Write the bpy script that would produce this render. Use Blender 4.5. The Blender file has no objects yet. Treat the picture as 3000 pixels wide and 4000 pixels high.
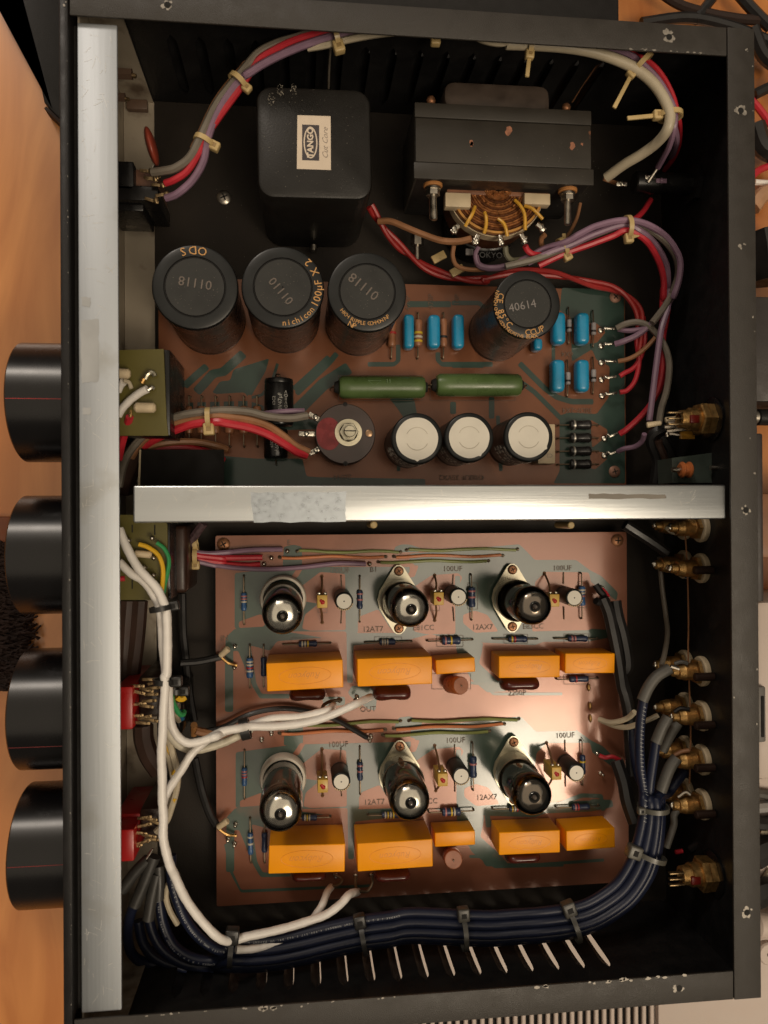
import bpy, bmesh, math, random
from mathutils import Vector, Matrix, Quaternion
random.seed(7)
scene = bpy.context.scene
COL = scene.collection
PI = math.pi
# ---------------------------------------------------------------- camera
CAM_H = .345
R = ((0.99411, 0.00530, -0.10836), (-0.00568, 0.99998, -0.00320), (0.10834, 0.00380, 0.99411))
R0 = Matrix(R)
rx = R0[0].normalized(); rz = (R0[2] - rx * R0[2].dot(rx)).normalized(); ry = rz.cross(rx)
R0 = Matrix((rx, ry, rz))
cam_d = bpy.data.cameras.new('camera'); cam = bpy.data.objects.new('camera', cam_d); COL.objects.link(cam)
cam.matrix_world = Matrix.Translation((0, 0, CAM_H)) @ R0.to_4x4()
cam_d.sensor_fit = 'VERTICAL'; cam_d.sensor_height = 24; cam_d.sensor_width = 18; cam_d.lens = 18.0
cam_d.clip_start = .01; cam_d.clip_end = 50
cam_d.dof.use_dof = True; cam_d.dof.focus_distance = .405; cam_d.dof.aperture_fstop = 7.5
scene.camera = cam
# ---------------------------------------------------------------- world and lamps
world = bpy.data.worlds.new('World'); scene.world = world; world.use_nodes = True
bg = world.node_tree.nodes['Background']; bg.inputs[0].default_value = (1.0, .86, .68, 1); bg.inputs[1].default_value = .09
def lamp(name, loc, target, size, power, col, size_y=None):
    d = bpy.data.lights.new(name, 'AREA'); d.energy = power; d.color = col
    d.shape = 'RECTANGLE' if size_y else 'DISK'; d.size = size
    if size_y: d.size_y = size_y
    o = bpy.data.objects.new(name, d); COL.objects.link(o); o.location = loc
    o.rotation_euler = (Vector(target) - Vector(loc)).to_track_quat('-Z', 'Y').to_euler()
    return o
WARM = (1.0, .84, .64)
lamp('ceiling_lamp', (.77, -.80, 1.75), (.05, 0, -.05), .5, 8, WARM)
lamp('lamp_glow', (.66, -.66, 2.05), (.05, 0, 0), 1.35, 14, WARM)
lamp('lit_ceiling', (.0, 0, 2.2), (0, 0, 0), 3.6, 18, WARM, 3.4)
lamp('bright_wall', (-.55, 1.75, 1.55), (0, 0, 0), 1.3, 5, (1.0, .86, .70), .9)
lamp('wall_lamp', (-.76, 1.60, 1.12), (-.1, 0, 0), .26, 7, (1.0, .88, .76))
scene.view_settings.view_transform = 'Standard'; scene.view_settings.look = 'None'
scene.view_settings.exposure = 0; scene.view_settings.gamma = 1
scene.render.engine = 'CYCLES'
scene.cycles.max_bounces = 8; scene.cycles.transparent_max_bounces = 16
scene.cycles.caustics_reflective = False; scene.cycles.caustics_refractive = False
scene.cycles.use_denoising = True

# ---------------------------------------------------------------- measuring: a sight line meets a level z
REG = dict(A=(0,0,1000/1659),B=(900,0,1000/1659),C=(1800,0,1200/1659),D=(0,900,1000/1659),E=(900,900,1000/1659),
 F=(1800,900,1000/1659),G=(2200,1500,800/1659),H=(0,1800,1000/1659),I=(800,2000,900/1659),J=(1600,2000,900/1659),
 K=(2200,2400,800/1659),L=(0,2700,1000/1659),M=(800,2700,900/1659),N=(1600,2700,900/1659),O=(1800,3100,1200/1659),
 T=(1600,600,700/1659),U=(400,1400,500/1580),V=(2700,0,300/664),P=(0,0,1.80832),Q=(800,3500,900/1659),
 X=(700,1400,550/1659),Y=(450,2600,500/1382),Z=(2350,1550,550/1659),S=(1100,400,250/1659))
def W(px, py, z):
    d = R0 @ Vector((px - 829.5, 1106 - py, -1659.0)); t = (z - CAM_H) / d.z
    return Vector((0, 0, CAM_H)) + d * t
def g(r, u, v, z):
    a, b, s = REG[r]; return W((a + u * s) / 1.80832, (b + v * s) / 1.80832, z)
def gx(r, u, v, x):
    a, b, s = REG[r]; px, py = (a + u * s) / 1.80832, (b + v * s) / 1.80832
    d = R0 @ Vector((px - 829.5, 1106 - py, -1659.0)); t = x / d.x
    return Vector((0, 0, CAM_H)) + d * t
FLOOR = -.091; PCB = -.078

# ---------------------------------------------------------------- materials
MATS = {}
def mat(name, col, rough=.5, metal=0, var=.12, scale=120, bump=0, bscale=400, spec=.5, coat=0, stretch=None, wear=None, dirt=None, rvar=.1):
    if name in MATS: return MATS[name]
    m = bpy.data.materials.new(name); m.use_nodes = True; nt = m.node_tree; N = nt.nodes; L = nt.links
    b = N['Principled BSDF']; b.inputs['Metallic'].default_value = metal
    b.inputs['Specular IOR Level'].default_value = spec
    b.inputs['Coat Weight'].default_value = coat; b.inputs['Coat Roughness'].default_value = .08
    tc = N.new('ShaderNodeTexCoord'); mp = N.new('ShaderNodeMapping'); L.new(tc.outputs['Object'], mp.inputs[0])
    if stretch: mp.inputs['Scale'].default_value = stretch
    nz = N.new('ShaderNodeTexNoise'); nz.inputs['Scale'].default_value = scale; nz.inputs['Detail'].default_value = 6
    L.new(mp.outputs[0], nz.inputs['Vector'])
    rp = N.new('ShaderNodeValToRGB'); c = Vector(col)
    rp.color_ramp.elements[0].position = .3; rp.color_ramp.elements[1].position = .7
    rp.color_ramp.elements[0].color = (*(c * (1 - var)), 1); rp.color_ramp.elements[1].color = (*[min(1, q * (1 + var)) for q in c], 1)
    L.new(nz.outputs[0], rp.inputs[0]); out = rp.outputs[0]
    for spec_ in (dirt, wear):
        if not spec_: continue
        wc, lo, hi, wscale = spec_
        n2 = N.new('ShaderNodeTexNoise'); n2.inputs['Scale'].default_value = wscale; n2.inputs['Detail'].default_value = 8
        L.new(tc.outputs['Object'], n2.inputs['Vector'])
        r2 = N.new('ShaderNodeMapRange'); r2.inputs[1].default_value = lo; r2.inputs[2].default_value = hi
        L.new(n2.outputs[0], r2.inputs[0])
        mx = N.new('ShaderNodeMix'); mx.data_type = 'RGBA'; L.new(r2.outputs[0], mx.inputs[0]); L.new(out, mx.inputs[6]); mx.inputs[7].default_value = (*wc, 1)
        out = mx.outputs[2]
    L.new(out, b.inputs['Base Color'])
    rr = N.new('ShaderNodeMapRange'); rr.inputs[3].default_value = max(.02, rough - rvar); rr.inputs[4].default_value = min(1, rough + rvar)
    rr.inputs[1].default_value = .3; rr.inputs[2].default_value = .7
    L.new(nz.outputs[0], rr.inputs[0]); L.new(rr.outputs[0], b.inputs['Roughness'])
    if bump:
        n3 = N.new('ShaderNodeTexNoise'); n3.inputs['Scale'].default_value = bscale; n3.inputs['Detail'].default_value = 4
        L.new(mp.outputs[0], n3.inputs['Vector'])
        bp = N.new('ShaderNodeBump'); bp.inputs['Strength'].default_value = bump; bp.inputs['Distance'].default_value = .0004
        L.new(n3.outputs[0], bp.inputs['Height']); L.new(bp.outputs[0], b.inputs['Normal'])
    MATS[name] = m; return m
def thin_glass(name, tint, ior=1.5):
    m = bpy.data.materials.new(name); m.use_nodes = True; nt = m.node_tree; N = nt.nodes; L = nt.links
    N.remove(N['Principled BSDF']); o = N['Material Output']
    t = N.new('ShaderNodeBsdfTransparent'); t.inputs[0].default_value = (*tint, 1)
    gl = N.new('ShaderNodeBsdfGlossy'); gl.inputs['Roughness'].default_value = .03
    f = N.new('ShaderNodeFresnel'); f.inputs[0].default_value = ior; mx = N.new('ShaderNodeMixShader')
    ad = N.new('ShaderNodeMath'); ad.operation = 'ADD'; ad.inputs[1].default_value = .03; L.new(f.outputs[0], ad.inputs[0])
    L.new(ad.outputs[0], mx.inputs[0]); L.new(t.outputs[0], mx.inputs[1]); L.new(gl.outputs[0], mx.inputs[2]); L.new(mx.outputs[0], o.inputs[0])
    return m
CHIP = ((.55, .5, .42), .70, .72, 90)
M_case = mat('charcoal enamel', (.034, .029, .024), .50, spec=.6, var=.08, bump=.5, bscale=2500, wear=((.5,.46,.4), .765, .775, 130))
M_inner = mat('black enamel inside', (.008, .0075, .0075), .5, bump=.3, bscale=2000)
M_floor = mat('black floor enamel', (.022, .017, .013), .6, spec=.25, var=.25, scale=30, bump=.2, bscale=1500)
M_panel = mat('black anodised front', (.010, .009, .009), .42, spec=.35, var=.15, bump=.3, bscale=1500)
M_knob = mat('black anodised knob', (.0035, .003, .0035), .27, spec=.55, var=.05, rvar=.01)
M_alu = mat('brushed aluminium', (.54, .57, .60), .56, 1, var=.09, scale=60, bump=.12, bscale=700, stretch=(1,.03,1), dirt=((.42,.42,.40), .58, .72, 25), rvar=.08)
M_alux = mat('brushed aluminium bar', (.70, .73, .74), .33, 1, var=.05, scale=60, bump=.15, bscale=900, stretch=(.03,1,1), dirt=((.48,.48,.46), .62, .74, 22), rvar=.06)
M_wall = mat('dull aluminium wall', (.40, .345, .27), .5, .35, var=.12, scale=40, dirt=((.14,.10,.07), .57, .72, 60))
M_scuff = mat('worn patch of metal', (.44, .48, .52), .35, 1, var=.03, scale=500)
M_lug = mat('tarnished lug', (.30, .21, .11), .38, .9, var=.4, scale=700)
M_chip = mat('bare metal chips', (.33, .30, .26), .5, .5, var=.3, scale=600)
M_hole = mat('dark hole', (.006, .005, .004), .8)
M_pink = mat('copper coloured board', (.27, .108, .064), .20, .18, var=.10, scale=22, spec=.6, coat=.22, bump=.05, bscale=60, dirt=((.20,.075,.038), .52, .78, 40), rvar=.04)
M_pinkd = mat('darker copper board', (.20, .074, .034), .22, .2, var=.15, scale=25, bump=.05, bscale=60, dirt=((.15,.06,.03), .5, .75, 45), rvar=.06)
M_green = mat('green board lacquer', (.038, .066, .054), .12, var=.18, scale=40, bump=.05, bscale=60, rvar=.06)
M_edge = mat('board edge', (.30, .20, .12), .6)
M_print = mat('board print', (.12, .075, .05), .5)
M_greenl = mat('faded teal green lacquer', (.060, .090, .070), .15, spec=.9, var=.25, scale=30, bump=.05, bscale=60, dirt=((.20,.10,.06), .62, .85, 35), rvar=.05)
M_orange = mat('orange capacitor case', (.90, .33, .001), .33, spec=.3, var=.05, scale=60, bump=.12, bscale=1500, rvar=.04)
M_oremb = mat('orange embossed mark', (.74, .26, .002), .40)
M_brown = mat('brown dipped capacitor', (.075, .014, .010), .22, var=.15, coat=.3)
M_tan = mat('pink translucent film', (.38, .17, .11), .3, var=.15)
M_blk = mat('black sleeve', (.007, .0065, .0065), .28, spec=.4, var=.12, bump=.06, bscale=300)
M_blktop = mat('black cap top', (.012, .013, .013), .34, spec=.4, var=.12, bump=.05, bscale=400, rvar=.06)
M_gold = mat('gold print', (.62, .33, .11), .5)
M_grey = mat('faint grey print', (.16, .13, .11), .6)
M_white = mat('white paint', (.66, .62, .53), .45, var=.04)
M_wire_w = mat('white cable', (.80, .76, .71), .38, var=.05, scale=200, bump=.12, bscale=250)
M_wire_be = mat('cream cable', (.50, .43, .31), .42, var=.10)
M_wire_r = mat('red wire', (.50, .025, .038), .38, var=.12)
M_wire_v = mat('violet wire', (.24, .145, .21), .42, var=.12)
M_wire_g = mat('grey wire', (.17, .145, .115), .45, var=.12)
M_wire_br = mat('brown wire', (.30, .14, .065), .42, var=.15)
M_wire_y = mat('yellow wire', (.72, .42, .02), .4, var=.1)
M_wire_gn = mat('green wire', (.03, .27, .085), .4, var=.1)
M_wire_k = mat('black wire', (.014, .013, .013), .38, var=.15)
M_wire_lg = mat('light green wire', (.22, .25, .07), .4, var=.12)
M_wire_o = mat('orange wire', (.60, .20, .075), .4, var=.12)
M_navy = mat('navy cable', (.009, .0125, .031), .38, spec=.35, var=.15, scale=80, bump=.05, bscale=200, rvar=.05)
M_sleeve = mat('grey heat shrink', (.085, .08, .07), .5, var=.15)
M_tie = mat('aged nylon tie', (.52, .38, .17), .38, var=.12)
M_tiek = mat('black nylon tie', (.02, .019, .018), .35)
M_tieg = mat('grey nylon tie', (.050, .047, .040), .38)
M_solder = mat('solder', (.62, .58, .5), .25, 1, var=.25, scale=900, bump=.5, bscale=900)
M_brass = mat('brass', (.50, .30, .11), .42, .9, var=.25, scale=500, bump=.3, bscale=1500)
M_steel = mat('steel', (.45, .41, .35), .35, 1, var=.2, scale=300)
M_rust = mat('rusty screw', (.30, .14, .07), .45, .7, var=.3, scale=500)
M_lead = mat('tarnished lead', (.16, .12, .08), .4, .8, var=.3)
M_blue = mat('blue capacitor', (.015, .26, .47), .32, var=.08, coat=.2)
M_bluer = mat('blue resistor', (.035, .10, .24), .32, var=.12)
M_dkblue = mat('dark blue resistor', (.025, .04, .09), .32, var=.12)
M_brres = mat('brown resistor', (.30, .125, .06), .4, var=.12)
M_greenr = mat('green enamel resistor', (.082, .132, .042), .30, var=.15, scale=90, bump=.12, bscale=150)
M_blkd = mat('black diode', (.02, .018, .018), .3)
M_silver = mat('silver band', (.55, .52, .46), .35, .6)
M_yellow = mat('yellow trimmer', (.55, .34, .06), .4)
M_red = mat('red switch wafer', (.42, .012, .012), .35, var=.1)
M_olive = mat('olive board', (.105, .088, .014), .42, var=.15, scale=60)
M_cream = mat('cream plastic', (.62, .50, .33), .45)
M_ceram = mat('white ceramic', (.66, .60, .50), .4)
M_skirt = mat('tinned shield', (.42, .39, .30), .33, .85, var=.15)
M_getter = mat('silver getter', (.86, .82, .75), .15, 1, var=.22, scale=180, rvar=.04)
M_getterd = mat('dark getter', (.26, .22, .18), .12, 1, var=.2, scale=60, rvar=.04)
M_plate = mat('tube plates', (.42, .40, .36), .4, .6)
M_mica = mat('mica', (.4, .34, .25), .3)
M_glass = thin_glass('tube glass', (.95, .93, .90))
M_wind = mat('copper winding', (.42, .17, .06), .33, .8, var=.3, scale=500)
M_windd = mat('dark copper winding', (.16, .06, .025), .4, .6, var=.3, scale=500)
M_bell = mat('dark grey transformer bracket', (.036, .031, .025), .45, spec=.4, var=.12, scale=60, bump=.12, bscale=900, dirt=((.2,.09,.05), .71, .74, 70))
M_bob = mat('brown insulating paper', (.055, .038, .028), .6, var=.25)
M_can = mat('black transformer can', (.013, .0115, .010), .42, spec=.38, var=.12, scale=60, bump=.18, bscale=1200, wear=((.3,.28,.25), .77, .78, 220))
M_label = mat('cream label', (.72, .60, .47), .5, var=.05)
M_dark = mat('dark print', (.055, .045, .05), .5)
M_pencil = mat('grey script print', (.34, .28, .23), .6)
M_discap = mat('red brown disc capacitor', (.26, .045, .025), .35)
M_amber = mat('amber insulator', (.62, .30, .04), .3)
M_whitep = mat('white casing', (.58, .48, .42), .5, var=.04)
M_charc = mat('charcoal casing', (.034, .028, .026), .5, var=.12, bump=.2, bscale=900)
M_rug = mat('dark brown bristles', (.022, .009, .005), .8)
def wood_mat():
    m = bpy.data.materials.new('orange wood'); m.use_nodes = True; nt = m.node_tree; N = nt.nodes; L = nt.links
    b = N['Principled BSDF']; tc = N.new('ShaderNodeTexCoord'); mp = N.new('ShaderNodeMapping'); mp.inputs['Scale'].default_value = (7, 1.6, 4)
    L.new(tc.outputs['Object'], mp.inputs[0])
    w = N.new('ShaderNodeTexNoise'); w.inputs['Scale'].default_value = 4; w.inputs['Detail'].default_value = 9; w.inputs['Distortion'].default_value = 1.2
    L.new(mp.outputs[0], w.inputs['Vector'])
    rp = N.new('ShaderNodeValToRGB'); rp.color_ramp.elements[0].position = .3; rp.color_ramp.elements[0].color = (.43, .135, .024, 1)
    rp.color_ramp.elements[1].position = .75; rp.color_ramp.elements[1].color = (.74, .31, .085, 1)
    L.new(w.outputs[0], rp.inputs[0]); L.new(rp.outputs[0], b.inputs['Base Color']); b.inputs['Roughness'].default_value = .30; b.inputs['Coat Weight'].default_value = 1; b.inputs['Coat Roughness'].default_value = .25
    return m
M_wood = wood_mat()

# ---------------------------------------------------------------- mesh helpers
class MB:
    def __init__(s): s.v = []; s.f = []; s.m = []
    def add(s, vs, fs, mi=0):
        o = len(s.v); s.v += [Vector(v) for v in vs]; s.f += [tuple(o + i for i in f) for f in fs]; s.m += [mi] * len(fs); return s
    def box(s, a, b, mi=0, M=None):
        (x0,y0,z0),(x1,y1,z1) = a, b
        vs = [Vector(p) for p in ((x0,y0,z0),(x1,y0,z0),(x1,y1,z0),(x0,y1,z0),(x0,y0,z1),(x1,y0,z1),(x1,y1,z1),(x0,y1,z1))]
        if M: vs = [M @ v for v in vs]
        return s.add(vs, ((3,2,1,0),(4,5,6,7),(0,1,5,4),(1,2,6,5),(2,3,7,6),(3,0,4,7)), mi)
    def rbox(s, a, b, r, mi=0, seg=2, M=None):
        bm = bmesh.new(); m0 = MB().box(a, b, 0); vv = [bm.verts.new(v) for v in m0.v]
        for f in m0.f: bm.faces.new([vv[i] for i in f])
        bmesh.ops.bevel(bm, geom=bm.edges[:], offset=r, segments=seg, affect='EDGES', profile=.5)
        bm.verts.index_update(); vs = [v.co.copy() for v in bm.verts]
        if M: vs = [M @ v for v in vs]
        fs = [[v.index for v in f.verts] for f in bm.faces]; bm.free(); return s.add(vs, fs, mi)
    def prism(s, pts, z0, z1, mi=0, r=0, top=None, seg=4):
        """pts: outline (x,y) counter-clockwise; r rounds corners; top: shrink for a chamfered top edge"""
        pts = [Vector((p[0], p[1])) for p in pts]
        ar = sum(pts[i].x * pts[(i+1) % len(pts)].y - pts[(i+1) % len(pts)].x * pts[i].y for i in range(len(pts)))
        if ar < 0: pts.reverse()
        if r:
            q = []; n = len(pts)
            for i in range(n):
                p, a, b = pts[i], (pts[i-1] - pts[i]).normalized(), (pts[(i+1) % n] - pts[i]).normalized()
                for k in range(seg + 1):
                    t = k / seg; q.append(p + a * r * (1-t)**2 + b * r * t**2)
            pts = q
        n = len(pts); c = sum(pts, Vector((0, 0))) / n
        rings = [(z0, 0), (z1, 0)] if not top else [(z0, 0), (z1 - top, 0), (z1 - top * .3, top * .3), (z1, top)]
        vs = []; 
        for z, inset in rings:
            for i in range(n):
                e1 = (pts[i] - pts[i-1]); e2 = (pts[(i+1) % n] - pts[i])
                nn = (Vector((e1.y, -e1.x)).normalized() + Vector((e2.y, -e2.x)).normalized()); nn = nn.normalized() if nn.length > 1e-9 else nn
                p = pts[i] - nn * inset; vs.append((p.x, p.y, z))
        fs = [tuple(range(n))[::-1], tuple(range(n * (len(rings)-1), n * len(rings)))]
        for k in range(len(rings) - 1):
            for i in range(n): j = (i + 1) % n; fs.append((k*n+i, k*n+j, (k+1)*n+j, (k+1)*n+i))
        return s.add(vs, fs, mi)
    def lathe(s, prof, M=None, n=32, mi=0, cap=True):
        """prof: (radius, height) list"""
        vs = []; fs = []
        for r, h in prof:
            for k in range(n):
                a = 2 * PI * k / n; vs.append(Vector((r * math.cos(a), r * math.sin(a), h)))
        for i in range(len(prof) - 1):
            for k in range(n): j = (k + 1) % n; fs.append((i*n+k, i*n+j, (i+1)*n+j, (i+1)*n+k))
        if cap: fs.append(tuple(range(n))[::-1]); fs.append(tuple(range((len(prof)-1)*n, len(prof)*n)))
        if M: vs = [M @ v for v in vs]
        return s.add(vs, fs, mi)
    def cyl(s, a, b, r, r2=None, n=16, mi=0, bev=0):
        a, b = Vector(a), Vector(b); M = Matrix.Translation(a) @ (b - a).to_track_quat('Z', 'Y').to_matrix().to_4x4(); h = (b - a).length
        r2 = r if r2 is None else r2
        pr = [(r, 0), (r2, h)] if not bev else [(max(r-bev,1e-5), 0), (r, bev), (r2, h - bev), (max(r2-bev,1e-5), h)]
        return s.lathe(pr, M, n, mi)
    def tube(s, pts, r, n=8, mi=0, rs=None, sub=6, caps=True, wob=0):
        pts = smooth(pts, sub) if sub > 1 else [Vector(p) for p in pts]
        m = len(pts); vs = []; up = None
        for i, p in enumerate(pts):
            t = (pts[min(i+1, m-1)] - pts[max(i-1, 0)]).normalized()
            if up is None: up = t.cross(Vector((.1, .2, 1))).normalized()
            up = (up - t * up.dot(t)).normalized(); sd = t.cross(up)
            rr = r if rs is None else rs(i / (m - 1))
            if wob: rr *= 1 + wob * math.sin(i * 1.7) * math.sin(i * .63 + 1)
            for k in range(n):
                a = 2 * PI * k / n; vs.append(p + (up * math.cos(a) + sd * math.sin(a)) * rr)
        fs = [(i*n+k, i*n+(k+1) % n, (i+1)*n+(k+1) % n, (i+1)*n+k) for i in range(m-1) for k in range(n)]
        fs = [f[::-1] for f in fs]
        if caps: fs.append(tuple(range(n))); fs.append(tuple(range((m-1)*n, m*n))[::-1])
        return s.add(vs, fs, mi)
    def ball(s, c, r, mi=0, sq=(1,1,1), n=10, M=None):
        vs = []; fs = []; h = n // 2 + 1
        for i in range(h + 1):
            th = PI * i / h
            for k in range(n):
                a = 2 * PI * k / n; p = Vector((math.sin(th)*math.cos(a)*r*sq[0], math.sin(th)*math.sin(a)*r*sq[1], math.cos(th)*r*sq[2]))
                if M: p = M @ p
                vs.append(Vector(c) + p)
        for i in range(h):
            for k in range(n): j = (k+1) % n; fs.append((i*n+k, (i+1)*n+k, (i+1)*n+j, i*n+j))
        return s.add(vs, fs, mi)
    def sheet(s, pts, mi=0):
        ps = [Vector(p) for p in pts]
        ar = sum(ps[i].x * ps[(i+1) % len(ps)].y - ps[(i+1) % len(ps)].x * ps[i].y for i in range(len(ps)))
        if ar < 0: ps.reverse()
        return s.add(ps, [tuple(range(len(ps)))], mi)
    def mesh(s, name, mats, ang=35):
        me = bpy.data.meshes.new(name); me.from_pydata([tuple(v) for v in s.v], [], s.f)
        for m in (mats if isinstance(mats, (list, tuple)) else [mats]): me.materials.append(m)
        if isinstance(mats, (list, tuple)) and len(mats) > 1: me.polygons.foreach_set('material_index', s.m)
        me.validate(); bm = bmesh.new(); bm.from_mesh(me); bmesh.ops.remove_doubles(bm, verts=bm.verts, dist=1e-7)
        bm.to_mesh(me); bm.free()
        me.polygons.foreach_set('use_smooth', [True] * len(me.polygons)); me.set_sharp_from_angle(angle=math.radians(ang)); me.update()
        return me
    def build(s, name, mats, parent=None, ang=35, **kw):
        return link(name, s.mesh(name, mats, ang), parent, **kw)
def link(name, me, parent=None, label=None, cat=None, group=None, kind=None):
    o = bpy.data.objects.new(name, me); COL.objects.link(o)
    if parent: o.parent = parent; o.matrix_parent_inverse = Matrix.Translation(-parent.location) if parent.parent is None and parent.type == 'EMPTY' else Matrix()
    return tag(o, label, cat, group, kind)
def tag(o, label=None, cat=None, group=None, kind=None):
    for k, v in (('label', label), ('category', cat), ('group', group), ('kind', kind)):
        if v: o[k] = v
    return o
def thing(name, loc, label, cat, group=None):
    o = bpy.data.objects.new(name, None); COL.objects.link(o); o.location = loc; o.empty_display_size = .005
    return tag(o, label, cat, group)
def smooth(pts, sub=6):
    pts = [Vector(p) for p in pts]
    if len(pts) < 3: return [pts[0].lerp(pts[-1], k / sub) for k in range(sub + 1)]
    P = [pts[0] * 2 - pts[1]] + pts + [pts[-1] * 2 - pts[-2]]; out = []
    for i in range(1, len(P) - 2):
        a, b, c, d = P[i-1:i+3]
        for k in range(sub):
            t = k / sub; out.append(.5 * ((2*b) + (c-a)*t + (2*a-5*b+4*c-d)*t*t + (3*b-a-3*c+d)*t**3))
    out.append(pts[-1]); return out
def text_mesh(txt, size, depth=.00006, shear=0, bold=0):
    cu = bpy.data.curves.new('t', 'FONT'); cu.body = txt; cu.size = size; cu.extrude = depth; cu.shear = shear; cu.offset = bold
    cu.align_x = 'CENTER'; cu.align_y = 'CENTER'; cu.resolution_u = 2
    o = bpy.data.objects.new('t', cu); COL.objects.link(o); bpy.context.view_layer.update()
    me = bpy.data.meshes.new_from_object(o.evaluated_get(bpy.context.evaluated_depsgraph_get())); bpy.data.objects.remove(o); bpy.data.curves.remove(cu)
    return me
_tm = {}
def add_text(mb, txt, M, size, shear=0, bold=0, mi=0):
    key = (txt, shear, bold)
    if key not in _tm:
        me = text_mesh(txt, 1.0, .008, shear, bold); _tm[key] = ([v.co.copy() for v in me.vertices], [tuple(p.vertices) for p in me.polygons]); bpy.data.meshes.remove(me)
    vs, fs = _tm[key]; S = M @ Matrix.Scale(size, 4)
    mb.add([S @ v for v in vs], fs, mi)
def flat(p, deg): return Matrix.Translation(p) @ Matrix.Rotation(math.radians(deg), 4, 'Z')
def text(parent, txt, p, deg, size, m, shear=0, bold=0, name='lettering'):
    mb = MB(); add_text(mb, txt, flat(p, deg), size, shear, bold); return mb.build(name, m, parent)
def arc_text(mb, txt, c, rad, a0, step, size, outward=True, mi=0, z=0, bold=0.0):
    """letters along a circle; a0 degrees of the first letter, step degrees per letter"""
    for i, ch in enumerate(txt):
        if ch == ' ': continue
        a = math.radians(a0 + i * step)
        p = Vector((c[0] + rad * math.cos(a), c[1] + rad * math.sin(a), z))
        rot = math.degrees(a) + (90 if step > 0 else -90)
        add_text(mb, ch, flat(p, rot), size, bold=bold, mi=mi)
# ================================================================ surroundings
def blob(mb, c, r, n=9, z=None, mi=0, sx=1, sy=1):
    """irregular flat flake"""
    pts = []
    for k in range(n):
        a = 2*PI*k/n; q = r * random.uniform(.55, 1.15); pts.append((c[0]+q*sx*math.cos(a), c[1]+q*sy*math.sin(a), c[2] if z is None else z))
    mb.add(pts, [tuple(range(n))], mi)
TZ = -.112
mb = MB(); mb.box((-3, -3, TZ-.03), (3, 3, TZ)); mb.build('table', M_wood, kind='structure')
# black case beyond the front panel, top left
p = [g('A', -60, -60, -.100), g('A', 125, -60, -.100), g('A', 180, 180, -.100), g('A', 285, 660, -.100), g('A', 330, 715, -.100), g('A', 420, 800, -.100), g('A', 470, 800, -.100), g('A', 470, -60, -.100)]
t = thing('black_case', (-.13, .24, TZ), 'black case on the wood left of the upper end of the front panel', 'case')
MB().prism([(q.x, q.y) for q in p], TZ+.0006, -.100, top=.001).build('casing', M_panel, t)
mb = MB(); q = [g('A', 300, 690, -.101), g('A', 420, 790, -.101), g('A', 420, 830, -.101), g('A', 285, 700, -.101)]
mb.prism([(a.x, a.y) for a in q], TZ+.0008, -.101).build('foot', M_rug, t)
t = thing('black_case', (.03, .30, TZ), 'black case along the outside of the top rail', 'case')
MB().rbox((-.085, .2385, TZ+.001), (.172, .55, -.050), .002).build('casing', M_panel, t)
# dark bristly mat at the left edge
t = thing('brush_mat', (-.19, -.03, TZ), 'dark brown bristle mat on the wood at the left edge beside the lower knobs', 'mat')
a, b = g('P', -30, 1116, TZ), g('P', 62, 1172, TZ)
MB().rbox((a.x-.1, b.y, TZ+.0005), (b.x, a.y, TZ+.006), .002).build('border', mat('rust brown border', (.16, .04, .008), .6), t)
a, b = g('P', -30, 1170, TZ), g('P', 46, 1485, TZ)
MB().rbox((a.x-.1, b.y, TZ+.0005), (b.x, a.y, TZ+.004), .002).build('base', M_rug, t)
mb = MB()
for i in range(900):
    y = random.uniform(b.y, a.y); x0 = b.x - random.uniform(0, .03); L_ = random.uniform(.005, .013)*(1 if y < a.y-.01 else .4)
    mb.tube([(x0, y, TZ+.006), (x0+L_*.6, y+random.uniform(-.002, .002), TZ+random.uniform(.006, .010)), (x0+L_, y+random.uniform(-.004, .004), TZ+random.uniform(.001, .006))], .0006, 4, sub=2)
mb.build('bristles', mat('bristle', (.020, .008, .005), .7, var=.4), t, kind='stuff')
# white cabinet and its slatted grille beyond the lower side
t = thing('white_cabinet', (.1, -.32, TZ), 'white cabinet with a black and white slatted grille below the bottom rail', 'cabinet')
MB().rbox((-.06, -.62, TZ+.0004), (.2135, -.240, -.103), .001).build('casing', M_whitep, t)
MB().rbox((.2139, -.62, TZ+.0004), (.62, -.085, -.1005), .001).build('side_panel', M_whitep, t)
MB().box((-.055, -.60, -.1028), (.2125, -.274, -.1022)).build('grille_backing', M_hole, t)
sl = MB().rbox((-.00122, -.16, 0), (.00122, .16, .003), .0005, seg=1).mesh('slat', M_whitep)
for i in range(53):
    o = link('slat', sl, t); o.matrix_parent_inverse = Matrix(); o.location = Vector((.2095 - i*.00497, -.436, -.1021)) - Vector(t.location)
# things behind the rear panel, right edge
t = thing('charcoal_case', (.25, .04, TZ), 'charcoal equipment case standing along the rear rail, upper half', 'case')
a, b = g('P', 1631, 640, -.03), g('P', 1700, 868, -.03)
MB().rbox((a.x, b.y, TZ+.001), (a.x+.12, a.y, -.03), .001).build('casing', M_charc, t)
a, b = g('P', 1634, 936, -.03), g('P', 1651, 1300, -.03)
t2 = thing('charcoal_case', (.25, -.02, TZ), 'charcoal equipment case with a narrow top along the rear rail, middle', 'case')
MB().rbox((a.x, b.y, TZ+.001), (b.x, a.y, -.03), .001).build('casing', M_charc, t2)
MB().rbox((b.x+.0002, b.y+.02, TZ+.001), (b.x+.1, a.y-.03, -.075), .001).build('lower_ledge', mat('brown ledge', (.25,.11,.05), .5), t2)
a, b = g('P', 1629, 885, -.03), g('P', 1700, 915, -.03)
t = thing('connector', (.24, .03, -.05), 'silver round plug between the two charcoal cases at the right edge', 'plug')
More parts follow.
